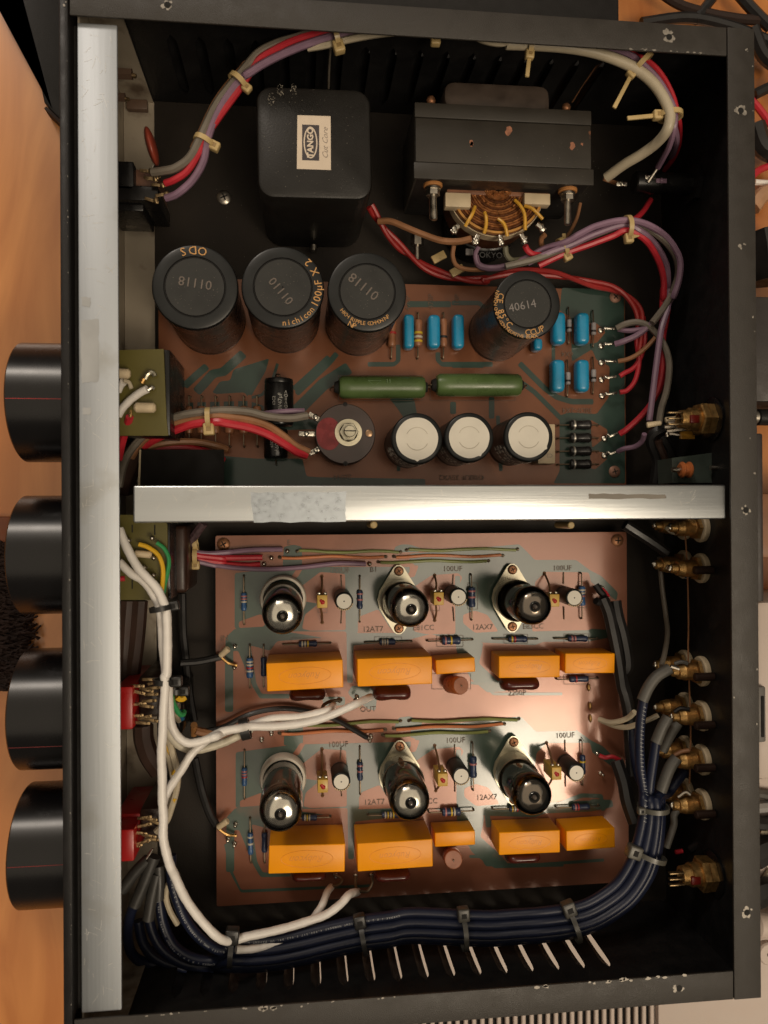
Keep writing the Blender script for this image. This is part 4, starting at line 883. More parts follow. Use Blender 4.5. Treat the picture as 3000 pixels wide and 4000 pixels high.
# ================================================================ valves
def valve(label, reg, basepx, zb, toppx, zt, r, getter, flange=None, shield=None):
    b, c = g(reg, *basepx, zb), g(reg, *toppx, zt); ax = c-b; h = ax.length
    t = thing('valve', Vector((b.x, b.y, PCB)), label, 'valve', 'glass valves on the lower board')
    M = Matrix.Translation(b) @ ax.to_track_quat('Z', 'Y').to_matrix().to_4x4()
    pr = [(r*.96, 0), (r, .002), (r, h-.0105), (r*.99, h-.0075), (r*.95, h-.0046), (r*.86, h-.0026), (r*.72, h-.0013), (r*.50, h-.0005), (r*.30, h-.0001), (.0017, h+.0003), (.0014, h+.0014), (.0009, h+.0024), (.0002, h+.0029)]
    gl = MB().lathe(pr, M, 48, cap=False).build('glass_envelope', M_glass, t, ang=80)
    q = [(a*(1-.0007/r), z-.0006) for a, z in pr[2:9]]; q = [(q[0][0], q[0][1]-.0035)] + q
    MB().lathe(q, M, 48, cap=False).build('getter_mirror', getter, t, ang=80)
    MB().lathe([(r*.28, h-.0005), (r*.22, h-.0004), (.0012, h-.0006)], M, 32, cap=False).build('getter_hole', M_hole, t)
    MB().lathe([(.0012, h-.0004), (.0010, h+.0008), (.0005, h+.0017), (.0001, h+.0021)], M, 20, cap=False).build('glass_tip', mat('glass tip', (.25, .22, .2), .08, spec=1), t, ang=80)
    MB().lathe([(r*.90, h-.0175), (r*.90, h-.0171)], M, 40).build('mica_disc', M_mica, t)
    MB().lathe([(r*.90, .009), (r*.90, .0094)], M, 40).build('mica_disc', M_mica, t)
    for s2 in (-1, 1):
        mb = MB(); mb.lathe([(.0036, .0100), (.0036, h-.0180)], M @ Matrix.Translation((s2*.0042, 0, 0)), 16); mb.box((s2*.0042-.0045, -.0003, .011), (s2*.0042+.0045, .0003, h-.0185), 0, M); mb.build('plate', M_plate, t)
    sk = b
    M0 = Matrix.Translation((b.x, b.y, 0))
    if flange:
        p1, p2 = g(flange[0], *flange[1], PCB+.004), g(flange[0], *flange[2], PCB+.004); cc = (p1+p2)/2
        d = (p1-p2); L_ = d.length/2+.0030; dn = d.normalized(); nn = Vector((-dn.y, dn.x, 0)); R_ = .0118; pts = []
        for sgn in (1, -1):
            e = cc+dn*sgn*(L_-.003)
            for a in (-60, -20, 20, 60):
                an = math.radians(a); pts.append(e + (dn*math.cos(an)*sgn + nn*math.sin(an)*sgn)*.0034)
            for a in (65, 90, 115):
                an = math.radians(a); pts.append(cc + (dn*math.cos(an)*sgn + nn*math.sin(an)*sgn)*R_)
        MB().prism([(p.x, p.y) for p in pts], PCB+.0032, PCB+.0040).build('socket_flange', M_skirt, t)
        for p in (p1, p2):
            MB().cyl((p.x, p.y, PCB), (p.x, p.y, PCB+.0032), .0016).build('spacer', M_steel, t); screw(t, None, p.x, p.y, PCB+.0040, .0027)
        s1 = g(*shield[0]); base = Vector((cc.x, cc.y, PCB+.004)); a2 = s1-base; Ms = Matrix.Translation(base) @ a2.to_track_quat('Z', 'Y').to_matrix().to_4x4(); hs = a2.length; rs_ = shield[2]
        MB().lathe([(rs_, 0), (rs_, hs-.0012), (rs_+.0004, hs-.0004), (rs_+.0002, hs), (rs_-.0003, hs-.0004), (rs_-.0005, hs-.002), (rs_-.0005, 0)], Ms, 48, cap=False).build('shield_skirt', M_skirt, t)
    else:
        MB().lathe([(.0119, .0006), (.0124, .0020), (.0124, .0085), (.0118, .0098), (.0106, .0098), (.0104, .004)], Matrix.Translation((b.x, b.y, PCB)), 48, cap=False).build('ceramic_socket', M_ceram, t)
    return t
valve('silver-topped valve at the left of the upper row, white ceramic base', 'I', (563, 628), -.068, (560, 752), -.0235, .0101, M_getter)
valve('middle valve of the upper row, silver top, between two flange screws', 'I', (1405, 615), -.070, (1488, 702), -.0235, .0098, M_getter, ('I', (1397, 425), (1397, 838)), (('I', 1423, 655, -.055), -.055, .0108))
valve('dark-topped valve at the right of the upper row', 'J', (740, 625), -.070, (905, 682), -.0225, .0098, M_getterd, ('J', (740, 415), (740, 825)), (('J', 775, 640, -.055), -.055, .0108))
valve('silver-topped valve leaning over the first orange capacitor, lower row', 'M', (563, 640), -.068, (545, 890), -.0200, .0104, M_getter)
valve('middle valve of the lower row, its shiny top over the second orange capacitor', 'M', (1405, 590), -.070, (1485, 808), -.0200, .0101, M_getter, ('M', (1405, 397), (1405, 808)), (('M', 1432, 660, -.055), -.055, .0108))
valve('dark-topped valve over the fourth orange capacitor, lower row', 'N', (745, 590), -.070, (900, 765), -.0200, .0101, M_getterd, ('N', (750, 366), (750, 778)), (('N', 790, 640, -.055), -.055, .0108))

# ================================================================ transformers
t = thing('transformer_can', g('B', 545, 925, FLOOR), 'black square transformer can with a cream label', 'transformer')
zt = -.0215; q = [g('B', *p, zt) for p in ((172, 553), (908, 578), (918, 1297), (172, 1275))]
c = sum(q, Vector())/4; w = ((q[1]-q[0]).length+(q[2]-q[3]).length)/4; h = ((q[0]-q[3]).length+(q[1]-q[2]).length)/4; M = Matrix.Translation((c.x, c.y, 0)) @ Matrix.Rotation(math.atan2((q[1]-q[0]+q[2]-q[3]).y, (q[1]-q[0]+q[2]-q[3]).x), 4, 'Z')
mb = MB(); vs = []; rings = [(FLOOR+.0002, -.0015, .012), (FLOOR+.002, 0-.0005, .010), (zt-.0018, 0, .0072), (zt-.0005, -.0006, .0070), (zt, -.0016, .0066)]; n = 0
for z, ins, rr in rings:
    ring = []
    for sx, sy, a0 in ((1, 1, 0), (-1, 1, 90), (-1, -1, 180), (1, -1, 270)):
        for k in range(7): a = math.radians(a0+15*k); ring.append(M @ Vector((sx*(w+ins-rr)+rr*math.cos(a), sy*(h+ins-rr)+rr*math.sin(a), z)))
    n = len(ring); vs += ring
mb.add(vs, [tuple(range(n))[::-1], tuple(range(n*4, n*5))] + [(k*n+i, k*n+(i+1) % n, (k+1)*n+(i+1) % n, (k+1)*n+i) for k in range(4) for i in range(n)]); mb.build('can_body', M_can, t)
lz = zt+.00012; q = [g('S', u, v, lz) for u, v in ((410, 330), (1270, 358), (1278, 1752), (395, 1722))]
lbp = MB().prism([(p.x, p.y) for p in q], zt+.00002, lz).build('paper_label', M_label, t)
q = [g('S', u, v, lz+.00004) for u, v in ((532, 572), (975, 590), (975, 1512), (532, 1497))]; MB().sheet(q).build('printed_field', M_dark, lbp)
c = g('S', 750, 1040, lz+.00008); A_, B_ = (g('S', 930, 1040, lz)-g('S', 570, 1040, lz)).length/2, (g('S', 750, 625, lz)-g('S', 750, 1450, lz)).length/2
mb = MB(); n = 48; ro = []
for k in range(n): a = 2*PI*k/n; ro += [c+Vector((A_*math.cos(a), B_*math.sin(a), 0)), c+Vector(((A_-.0006)*math.cos(a), (B_-.0007)*math.sin(a), 0))]
mb.add(ro, [(2*k, (2*k+2) % (2*n), (2*k+3) % (2*n), 2*k+1) for k in range(n)]); add_text(mb, 'TANGO', flat(c, 90), .0040, bold=.035); mb.build('printed_logo', M_label, lbp)
text(lbp, 'Cut Core', g('S', 1135, 1060, lz+.00008), 90, .0038, M_pencil, shear=.45)
p = g('B', 540, 1585, FLOOR+.008); MB().cyl((p.x, p.y, p.z), (p.x, p.y-.004, p.z), .0018, bev=.0004).build('side_screw', M_steel, t)

t = thing('power_transformer', g('B', 1650, 900, FLOOR), 'open frame power transformer with a dark bracket and copper windings', 'transformer')
zt = -.0300; q = [g('B', 1192, 660, zt), g('C', 692, 602, zt), g('C', 716, 1000, zt), g('B', 1208, 1160, zt)]
c = sum(q, Vector())/4; w = ((q[1]-q[0]).length+(q[2]-q[3]).length)/4; h = ((q[0]-q[3]).length+(q[1]-q[2]).length)/4; TA = math.atan2((q[1]-q[0]+q[2]-q[3]).y, (q[1]-q[0]+q[2]-q[3]).x); M = Matrix.Translation((c.x, c.y, 0)) @ Matrix.Rotation(TA, 4, 'Z')
TM, Tw, Th = M, w, h
MB().rbox((-w+.0004, -h+.001, -.078), (w-.0004, h-.001, zt-.0016), .0005, M=M).build('lamination_stack', mat('black laminations', (.016, .014, .013), .5, var=.3, scale=900, stretch=(.02, .02, 1)), t)
br = MB().rbox((-w, -h+.0085, zt-.0016), (w, h-.0075, zt), .0004, M=M).build('top_bracket', M_bell, t)
MB().rbox((-w-.0010, -h, zt-.0012), (w+.0012, -h+.0082, zt+.0004), .0005, M=M).build('bracket_lip', M_bell, t)
MB().rbox((-w-.0004, h-.0073, zt-.0012), (w+.0002, h, zt+.0004), .0005, M=M).build('bracket_lip', M_bell, t)
for s2 in (-1, 1): MB().rbox((s2*(w-.0006)-.0007, -h+.001, -.076), (s2*(w-.0006)+.0007, h-.001, zt-.0020), .0003, M=M).build('side_plate', M_bell, t)
mb = MB()
for reg, u, v, r_ in (('C', 258, 705, .0022), ('C', 58, 775, .0015), ('C', 602, 790, .0019), ('C', 655, 778, .0008), ('B', 1565, 935, .0012)):
    c_ = g(reg, u, v, zt+.00006); blob(mb, c_, r_, 11, sx=.8, sy=1.2)
mb.build('rust_spots', mat('rust', (.33, .14, .08), .7, var=.3, scale=500), br)
# upper coil hump
q = [g('B', 1385, 520, -.042), g('C', 482, 462, -.042), g('C', 482, 640, -.042), g('B', 1385, 700, -.042)]
MB().prism([(p.x, p.y) for p in q], -.080, -.042, r=.006, top=.002).build('coil_wrapper', M_bob, t)
mb = MB()
for reg, u, v in (('B', 1300, 650), ('C', 570, 580)): 
    p = g(reg, u, v, -.042); mb.ball(p, .0024, sq=(1, 1, .7))
mb.build('bolt_head', M_rust, t)
# bolts
for u, v, ul, vl in ((215, 315, 228, 615), (1462, 365, 1462, 660)):
    z = -.0385; p = g('T', u, v, z); e = g('T', ul, vl, z)
    MB().cyl((p.x, p.y+.004, z), (p.x, p.y, z), .0049, bev=.0004, n=28).build('washer', mat('fibre washer', (.50, .22, .07), .5), t)
    MB().cyl((p.x, p.y, z), (p.x, p.y-.0014, z), .0040, bev=.0003, n=28).build('washer', M_steel, t)
    MB().cyl((p.x, p.y-.0014, z), (p.x, p.y-.0042, z), .0036, n=6).build('nut', M_steel, t)
    MB().cyl((p.x, p.y, z), (e.x, e.y, z), .00165, n=14, bev=.0003).build('threaded_rod', M_steel, t)
    mb = MB(); k = p.y-.005
    while k > e.y+.0008: mb.lathe([(.00165, 0), (.0019, .0002), (.00165, .0004)], Matrix.Translation((p.x, k, z)) @ Matrix.Rotation(PI/2, 4, 'X'), 12, cap=False); k -= .00055
    mb.build('thread', M_steel, t, kind='stuff')
for reg, u, v, ul, vl in (('B', 1210, 1570, 1220, 1659),):
    z = -.074; p = g(reg, u, v, z); MB().cyl((p.x, p.y+.004, z), (p.x, p.y-.002, z), .0036, n=6).build('nut', M_steel, t); MB().cyl((p.x, p.y, z), (p.x, p.y-.010, z), .0016, bev=.0003).build('threaded_rod', M_steel, t)
# winding: half discs of copper
zc = -.044; c = g('T', 815, 350, zc); rx_ = (g('T', 1240, 350, zc)-g('T', 380, 350, zc)).length/2; ry_ = (c-g('T', 815, 745, zc)).length
def half(mb, a, b, z, r_, n=30, a0=180, a1=360, mi=0, jit=0):
    mb.tube([c+Vector((a*math.cos(math.radians(a0+(a1-a0)*k/n)), b*math.sin(math.radians(a0+(a1-a0)*k/n))+.001, (z-c.z)+random.uniform(-jit, jit))) for k in range(n+1)], r_, 6, mi, sub=1)
pts = [(c.x+rx_*math.cos(math.radians(180+180*k/24)), c.y+ry_*math.sin(math.radians(180+180*k/24))) for k in range(25)]
MB().prism(pts, -.066, zc-.0012).build('winding_core', M_windd, t)
for j in range(13):
    f = .30+.052*j; mb = MB(); half(mb, rx_*f, ry_*f, zc-.0006, .00075 if j % 3 else .0005, jit=.0003); mb.build('winding_turn', M_wind if j % 3 else M_windd, t)
mb = MB()
for j in range(5): half(mb, rx_*.28-.001*j, ry_*(.22-.03*j), zc+.0002*j, .0009, jit=.0002)
mb.build('winding_turn', M_wind, t)
for f, zz, m, nm in ((.985, zc+.0003, mat('orange varnish paper', (.50, .24, .05), .4), 'varnished_paper'), (1.02, zc-.003, M_cream, 'paper_band')):
    mb = MB(); n = 30; vs = []
    for k in range(n+1):
        a = math.radians(183+174*k/n); 
        for q_, z_ in ((f-.05, zz-.001), (f-.05, zz), (f, zz), (f, zz-.006)): vs.append(c+Vector((rx_*q_*math.cos(a), ry_*q_*math.sin(a), z_-c.z)))
    mb.add(vs, [(4*k+j, 4*k+j+1, 4*k+5+j, 4*k+4+j) for k in range(n) for j in range(3)]); mb.build(nm, m, t)
for u0, v0, u1, v1 in ((330, 370, 565, 492), (1062, 375, 1300, 468)):
    a, b = g('T', u0, v1, zc+.003), g('T', u1, v0, zc+.003); MB().rbox((a.x, a.y, zc-.002), (b.x, b.y, zc+.0035), .0004).build('paper_block', M_cream, t)
a, b = g('T', 345, 372, zc), g('T', 1285, 340, zc); MB().rbox((a.x, a.y, zc-.004), (b.x, b.y, zc+.0005), .0004).build('paper_strip', mat('brown paper strip', (.24, .10, .05), .5, var=.3), t)
for pts in ([(605, 490), (580, 560), (545, 620), (515, 675)], [(695, 545), (710, 600), (708, 670), (690, 740)], [(820, 605), (865, 640), (890, 690), (905, 765)], [(975, 430), (1030, 490), (1065, 570), (1070, 710)], [(1065, 485), (1120, 500), (1170, 540), (1230, 605)]):
    MB().tube([g('T', u, v, zc+.0022+.0015*math.sin(PI*i/3)) for i, (u, v) in enumerate(pts)], .0009, 8).build('yellow_sleeve', mat('amber sleeve', (.62, .33, .035), .35), t)
MB().lathe([(.0215, -.088), (.0215, -.0675), (.020, -.0665), (.001, -.0665)], Matrix.Translation((c.x, c.y-.002, 0)), 48).build('lower_coil', M_blk, t)
text(t, 'TOKYO', g('T', 730, 942, -.066), 0, .0045, mat('dim white print', (.13, .13, .13), .6))
def crumple(mb, p, s, M_=None):
    bm = bmesh.new(); bmesh.ops.create_icosphere(bm, subdivisions=2, radius=s)
    for v in bm.verts: v.co *= random.uniform(.7, 1.15); v.co.z *= .6; v.co.x *= .8
    bm.verts.index_update(); mb.add([Vector(p)+v.co for v in bm.verts], [[v.index for v in f.verts] for f in bm.faces]); bm.free()
for u, v in ((415, 705), (612, 805), (845, 815), (1060, 800), (1225, 690)):
    p = g('T', u, v, zc); mb = MB()
    Mt = Matrix.Translation(p) @ Matrix.Rotation(math.atan2(p.y-c.y, p.x-c.x), 4, 'Z')
    mb.rbox((-.0035, -.0013, -.0010), (.0022, .0013, .0008), .0004, M=Mt); crumple(mb, p, .0024); crumple(mb, p+Vector((.0006, -.001, .0006)), .0014); mb.build('solder_tag', M_solder, t, ang=60)
for pts, m in (([(640, 860), (610, 930), (630, 1020), (700, 1060)], M_wire_v), ([(450, 560), (450, 640)], M_wire_br), ([(410, 850), (400, 950), (440, 1040), (560, 1075), (700, 1075)], M_wire_br)):
    MB().tube([g('T', u, v, -.052-.006*i/3) for i, (u, v) in enumerate(pts)], .0012, 8).build('lead_wire', m, t)
MB().rbox(tuple(g('T', 515, 945, -.060)), tuple(g('T', 590, 880, -.0585)), .0002).build('small_tag', mat('grey tag', (.16, .15, .15), .5), t)
for u, v in ((270, 960), (440, 1085)):
    p = g('T', u, v, -.07); mb = MB().rbox((-.004, -.0022, -.001), (.004, .0022, .001), .0004, M=Matrix.Translation(p) @ Matrix.Rotation(.5, 4, 'Z')); mb.build('nylon_clip', M_tie, t)

# ================================================================ rheostat on the upper board
t = thing('rheostat', g('E', 745, 1320, PCB), 'round brown preset resistor with a big hex nut and a red stain', 'variable resistor')
zt = -.054; c = g('E', 745, 1318, zt); s_ = REG['E'][2]/1.80832/1659*(CAM_H-zt); r = 196*s_
MB().lathe([(r*.97, -.016), (r, -.015), (r, -.0010), (r*.975, -.0002), (.0005, 0)], Matrix.Translation(c), 64).build('body', mat('brown bakelite', (.045, .028, .024), .42, var=.1), t)
mb = MB(); cc = g('E', 640, 1318, zt+.0001); pts = []
for k in range(30):
    a = 2*PI*k/30; p = Vector((cc.x+.0062*math.cos(a)*(1.15 if math.cos(a) < 0 else 1), cc.y+.0085*math.sin(a), zt+.0001)); d = p-c
    if d.length > r*.96: p = c + d.normalized()*r*.96; p.z = zt+.0001
    pts.append(p)
mb.sheet(pts); mb.build('red_lacquer', mat('red lacquer stain', (.16, .006, .008), .25, var=.35, scale=150), t)
n_ = g('E', 765, 1310, zt+.0008)
MB().lathe([(88*s_, 0), (88*s_, .0008), (60*s_, .0009), (60*s_, 0)], Matrix.Translation(n_ - Vector((0, 0, .0006))), 40).build('washer', mat('pale washer', (.62, .57, .42), .35, .6), t)
MB().cyl(n_+Vector((0, 0, .0004)), n_+Vector((0, 0, .0036)), 62*s_, n=6, bev=.0003).build('hex_nut', M_skirt, t)
MB().cyl(n_, n_+Vector((.0004, 0, .0068)), 38*s_, n=24, bev=.0003).build('shaft', M_skirt, t)
MB().box((n_.x-.0028, n_.y-.0001, n_.z+.0067), (n_.x+.0036, n_.y+.0004, n_.z+.0070)).build('screwdriver_slot', M_hole, t)
p = g('E', 898, 1315, zt); MB().lathe([(.0019, 0), (.0019, .0006), (.0012, .0009), (.0003, .0009)], Matrix.Translation(p), 20).build('rivet', mat('rivet', (.35, .22, .13), .3, .8), t)
mb = MB()
for a in (90, 270): p = c+Vector((0, math.sin(math.radians(a))*r*.98, .0001)); mb.lathe([(.0012, -.0002), (.0001, .00015)], Matrix.Translation(p), 12)
mb.build('rim_notch', M_hole, t)
for u, v in ((550, 1212), (492, 1318), (553, 1425)):
    p = g('E', u, v, zt-.004); mb = MB(); d = (c-p); d.z = 0; a = math.atan2(d.y, d.x); Mt = Matrix.Translation(p) @ Matrix.Rotation(a, 4, 'Z'); mb.rbox((-.004, -.0013, -.0003), (.007, .0013, .0003), .0002, M=Mt); crumple(mb, p, .0019); mb.build('terminal', M_solder, t, ang=60)

# ================================================================ sockets on the rear wall
def rca(label, reg, disc, zz, group, dim=False, tip=None):
    p = gx(reg, *disc, .2095) if zz is None else g(reg, *disc, zz); X0 = .2146; y, z = p.y, p.z
    t = thing('phono_socket', (X0, y, z), label, 'socket', group); M = Matrix.Translation((X0, y, z)) @ Matrix.Rotation(-PI/2, 4, 'Y')
    MB().lathe([(.0004, 0), (.0078, 0), (.0080, .0006), (.0080, .0022), (.0074, .0030), (.0004, .0030)], M, 36).build('insulating_washer', M_cream, t)
    MB().lathe([(.0062, .003), (.0068, .0034), (.0068, .0052), (.0050, .0056)], M, 6, cap=False).build('hex_nut', M_brass, t, ang=30)
    pr = [(.0050, .0050)]
    for k in range(9): pr += [(.0042, .0058+k*.0007), (.0046, .00615+k*.0007)]
    pr += [(.0042, .0125), (.0038, .0150), (.0028, .0153), (.0024, .0180), (.0015, .0188), (.0004, .0188)]
    MB().lathe(pr, M, 28).build('threaded_barrel', M_brass, t)
    mb = MB(); crumple(mb, (X0-.0185, y+.0003, z+.0004), .0021); mb.build('solder_joint', M_solder, t, ang=60)
    return t
GR = 'brass phono sockets in the rear wall'
for i, (v, v2) in enumerate(((455, 400), (815, 745), (1170, 1095), (1530, 1440))):
    nm = ('topmost', 'second', 'third', 'lowest')[i]
    rca(f'{nm} brass socket of the brighter front row on the rear wall', 'K', (1275, v), -.046, GR)
    rca(f'{nm} brass socket of the inner, half hidden row on the rear wall', 'K', (1105, v2), -.064, GR)
for lb_, u, v, z in (('brass socket in shade, just under the middle bar, front', 1255, 1160, -.046), ('brass socket in shade, just under the middle bar, inner', 1100, 1145, -.064), ('second shaded brass socket below the middle bar, front', 1255, 1490, -.046), ('second shaded brass socket below the middle bar, inner', 1100, 1460, -.064)): rca(lb_, 'G', (u, v), z, GR)
for lb_, reg, u, v, z in (('topmost', 'K', 1340, 500, -.036), ('second', 'K', 1350, 890, -.036), ('third', 'K', 1345, 1235, -.036), ('lowest', 'K', 1335, 1610, -.036), ('shaded', 'G', 1310, 1505, -.036)):
    p = g(reg, u, v, z); tt = MB().cyl((.2146, p.y, z), (.2040, p.y, z), .0022, bev=.0004, n=12).build('panel_bolt', mat('dark brown bolt', (.05, .028, .02), .4, .5)); tag(tt, f'{lb_} dark bolt in the rear wall beside a brass socket', 'bolt', 'bolts between the brass sockets')
def jack(label, reg, u, v, z, red_y):
    p = g(reg, u, v, z); X0 = .2146; t = thing('jack_socket', (X0, p.y, z), label, 'socket', 'gold nutted jack sockets'); M = Matrix.Translation((X0, p.y, z)) @ Matrix.Rotation(-PI/2, 4, 'Y')
    MB().lathe([(.0116, 0), (.0116, .0008), (.0100, .0012), (.0004, .0012)], M, 40).build('black_washer', M_blk, t)
    MB().lathe([(.0086, .0046), (.0090, .0050), (.0090, .0078), (.0082, .0084), (.0050, .0084)], M, 6, cap=False).build('hex_nut', M_brass, t, ang=30)
    MB().lathe([(.0088, .0012), (.0088, .0046)], M, 6).build('hex_nut', M_brass, t, ang=30)
    MB().lathe([(.0060, .0084), (.0060, .0130), (.0052, .0134), (.0052, .0120), (.0004, .0120)], M, 28).build('barrel', M_brass, t)
    MB().rbox((X0-.0150, p.y-.0026, z-.004), (X0-.0100, p.y+.0016, z+.0062), .0005).build('red_insulator', mat('dark red insulator', (.16, .012, .008), .35), t)
    MB().lathe([(.0052, .0134), (.0046, .0180), (.0030, .0184), (.0030, .0130)], M, 20, cap=False).build('threaded_barrel', M_brass, t)
    for k in range(3):
        y = p.y+(-1+k)*.003; MB().rbox((X0-.026, y-.0004, z+.002), (X0-.018, y+.0004, z+.0045), .0002).build('contact_spring', M_lug, t)
    return t, p
jack('gold jack socket with a red core above the middle bar, rear wall', 'G', 1200, 288, -.036, 0)
jack('gold jack socket with a red core at the foot of the rear wall', 'O', 1365, 430, -.038, 0)
t = thing('terminal_cluster', g('G', 950, 330, -.05), 'tangle of tinned tags and amber insulators left of the upper jack socket', 'terminals')
for u, v, ru, rv, m, nm in ((735, 325, 60, 24, M_cream, 'pale_sleeve'), (900, 285, 75, 22, M_cream, 'pale_sleeve'), (1010, 265, 45, 30, M_wire_be, 'pale_sleeve')):
    a, b = g('G', u-ru, v+8, -.048), g('G', u+ru, v-10, -.046); MB().cyl(a, b, .0016, .0013, bev=.0004).build(nm, m, t)
for u, v in ((1000, 405), (960, 300)):
    p = g('G', u, v, -.05); MB().rbox((p.x-.004, p.y-.0028, p.z-.001), (p.x+.0045, p.y+.0028, p.z+.001), .0005).build('amber_insulator', M_amber, t)
for (u0, v0), (u1, v1) in (((820, 350), (1080, 350)), ((840, 385), (1090, 370)), ((850, 320), (1060, 290)), ((1060, 350), (1130, 300)), ((830, 410), (940, 415)), ((1070, 215), (1090, 250))):
    MB().tube([g('G', u0, v0, -.047), g('G', (u0+u1)/2, (v0+v1)/2-6, -.045), g('G', u1, v1, -.044)], .0009, 7, rs=lambda f: .0011-.0004*f).build('tinned_wire', M_steel, t)
for u, v in ((1075, 205), (1045, 360), (845, 410)):
    mb = MB(); crumple(mb, g('G', u, v, -.045), .0017); mb.build('solder_joint', M_solder, t, ang=60)
for reg, (u0, v0), (u1, v1), lb_ in (('O', (1240, 300), (1400, 205), 'black lead to a tinned tag near the foot of the rear wall'),):
    t = thing('black_lead', g(reg, u0, v0, -.06), lb_, 'lead'); MB().cyl(g(reg, u0, v0, -.06), g(reg, u1, v1, -.045), .0022, bev=.0006).build('sleeve', M_wire_k, t); mb = MB(); crumple(mb, g(reg, u1, v1, -.044), .0026); mb.build('solder_tag', M_solder, t, ang=60)
p = g('O', 1178, 315, -.055); tag(MB().cyl(p-Vector((.002, 0, 0)), p+Vector((.002, .0004, 0)), .0012).build('red_wire_end', M_wire_r), 'tiny red wire end right of the grey cable tie', 'wire')
# fuse holder / switch on the rear wall, upper right
t = thing('fuse_holder', gx('C', 1310, 985, .2146), 'black fuse holder reaching in from the rear wall, with tinned tags', 'fuse holder')
z = -.052; a = g('C', 935, 985, z); MB().cyl((a.x, a.y, z), (.2146, a.y, z), .0056, bev=.0006, n=28).build('barrel', M_blk, t)
MB().lathe([(.0105, 0), (.0105, .003), (.0070, .0034)], Matrix.Translation((.2146, a.y, z)) @ Matrix.Rotation(-PI/2, 4, 'Y'), 6).build('hex_nut', M_panel, t, ang=30)
for u, v in ((1025, 955), (1085, 975), (870, 992)):
    p = g('C', u, v, z+.006); mb = MB().rbox((p.x-.003, p.y-.0012, p.z-.0008), (p.x+.003, p.y+.0012, p.z), .0003); crumple(mb, p, .0016); mb.build('solder_tag', M_solder if u != 1085 else M_wire_v, t, ang=60)
MB().cyl(g('C', 1010, 985, z+.006), g('C', 1065, 905, z+.009), .0011, .0008).build('tinned_end', M_steel, t)
MB().tube([g('C', 770, 965, z), g('C', 810, 980, z), g('C', 860, 995, z+.004)], .0011, 8).build('copper_end', M_wire_br, t)
# small board with orange resistors on the rear wall
q = [g('G', 880, 600, -.037), g('G', 1366, 535, -.037), g('G', 1366, 800, -.037), g('G', 885, 800, -.037)]
t = thing('circuit_board', sum(q, Vector())/4, 'small dark green board with orange parts above the right end of the middle bar', 'circuit board')
MB().prism([(p.x, p.y) for p in q], -.0532, -.037).build('board', mat('dim green board', (.05, .065, .055), .35, var=.35, scale=60), t)
for u, v, w_ in ((990, 695, 48), (1300, 680, 48)):
    a, b = g('G', u-w_, v, -.033), g('G', u+w_, v, -.033)
    tt = thing('resistor', g('G', u, v, -.037), ('left' if u < 1000 else 'right') + ' orange dog-bone resistor on the small green board', 'resistor', 'orange resistors on the small board')
    L_ = (b-a).length; MB().lathe([(.003, 0), (.0042, .001), (.0042, L_*.25), (.0034, L_*.35), (.0034, L_*.65), (.0042, L_*.75), (.0042, L_-.001), (.003, L_)], Matrix.Translation(a) @ Matrix.Rotation(PI/2, 4, 'Y'), 24).build('body', mat('orange resistor', (.48, .14, .04), .4, var=.2), tt)
    MB().cyl(a-Vector((.004, 0, 0)), a, .0013).build('lead', M_steel, tt)

# ================================================================ switches behind the front panel
def lugs(t, reg, pts, z, r=.0008, m=None):
    for u, v in pts:
        p = g(reg, u, v, z); mb = MB(); Mt = Matrix.Translation(p) @ Matrix.Rotation(random.uniform(-.3, .3), 4, 'Z')
        mb.rbox((-.004, -.0008, -.0003), (.003, .0008, .0003), .0002, M=Mt); crumple(mb, p+Vector((.0015, 0, .0004)), r); mb.build('solder_lug', m or M_lug, t, ang=60)
def pin_loop(t, reg, pts, z, m, r=.0008, nm='terminal_pin'): MB().tube([g(reg, u, v, z) for u, v in pts], r, 8).build(nm, m, t)
t = thing('selector_switch', g('U', 480, 500, -.085), 'olive-topped selector switch behind the topmost knob', 'switch')
q = [g('D', 700, 778, -.030), g('D', 1060, 768, -.030), g('D', 1078, 1215, -.030), g('D', 1090, 1330, -.030), g('D', 700, 1330, -.030)]
MB().prism([(p.x, p.y) for p in q], -.0316, -.030).build('olive_board', M_olive, t)
q = [g('D', 700, 778, -.0318), g('D', 1064, 770, -.0318), g('D', 1100, 775, -.0318), g('D', 1105, 1330, -.0318), g('D', 700, 1330, -.0318)]
MB().prism([(p.x, p.y) for p in q], -.086, -.0320, top=.0008).build('switch_body', M_blk, t)
for pts, m in (([(940, 965), (955, 935), (975, 922), (995, 928), (1002, 945)], M_brass),): pin_loop(t, 'D', pts, -.027, M_skirt, .0012)
pin_loop(t, 'D', [(918, 990), (930, 965), (945, 950)], -.0275, M_brass, .0011)
pin_loop(t, 'D', [(960, 1035), (985, 1020), (1000, 1028)], -.027, M_solder, .0010)
for (u0, v0), (u1, v1) in (((740, 925), (845, 930)), ((870, 1148), (1010, 1150))):
    MB().cyl(g('D', u0, v0, -.026), g('D', u1, v1, -.026), .0024, bev=.0010, n=16).build('cream_sleeve', M_cream, t)
pin_loop(t, 'D', [(805, 975), (835, 985), (852, 1025)], -.026, M_wire_be, .0010)
pin_loop(t, 'D', [(845, 1165), (848, 1185), (842, 1210)], -.026, M_brass, .0007)
t = thing('selector_switch', g('H', 930, 650, -.085), 'olive-topped selector switch behind the second knob', 'switch')
q = [g('H', 700, 350, -.030), g('H', 1060, 350, -.030), g('H', 1085, 420, -.030), g('H', 1085, 902, -.030), g('H', 700, 902, -.030)]
MB().prism([(p.x, p.y) for p in q], -.0316, -.030).build('olive_board', M_olive, t)
q = [g('H', 700, 360, -.0318), g('H', 1100, 360, -.0318), g('H', 1108, 895, -.0318), g('H', 700, 895, -.0318)]
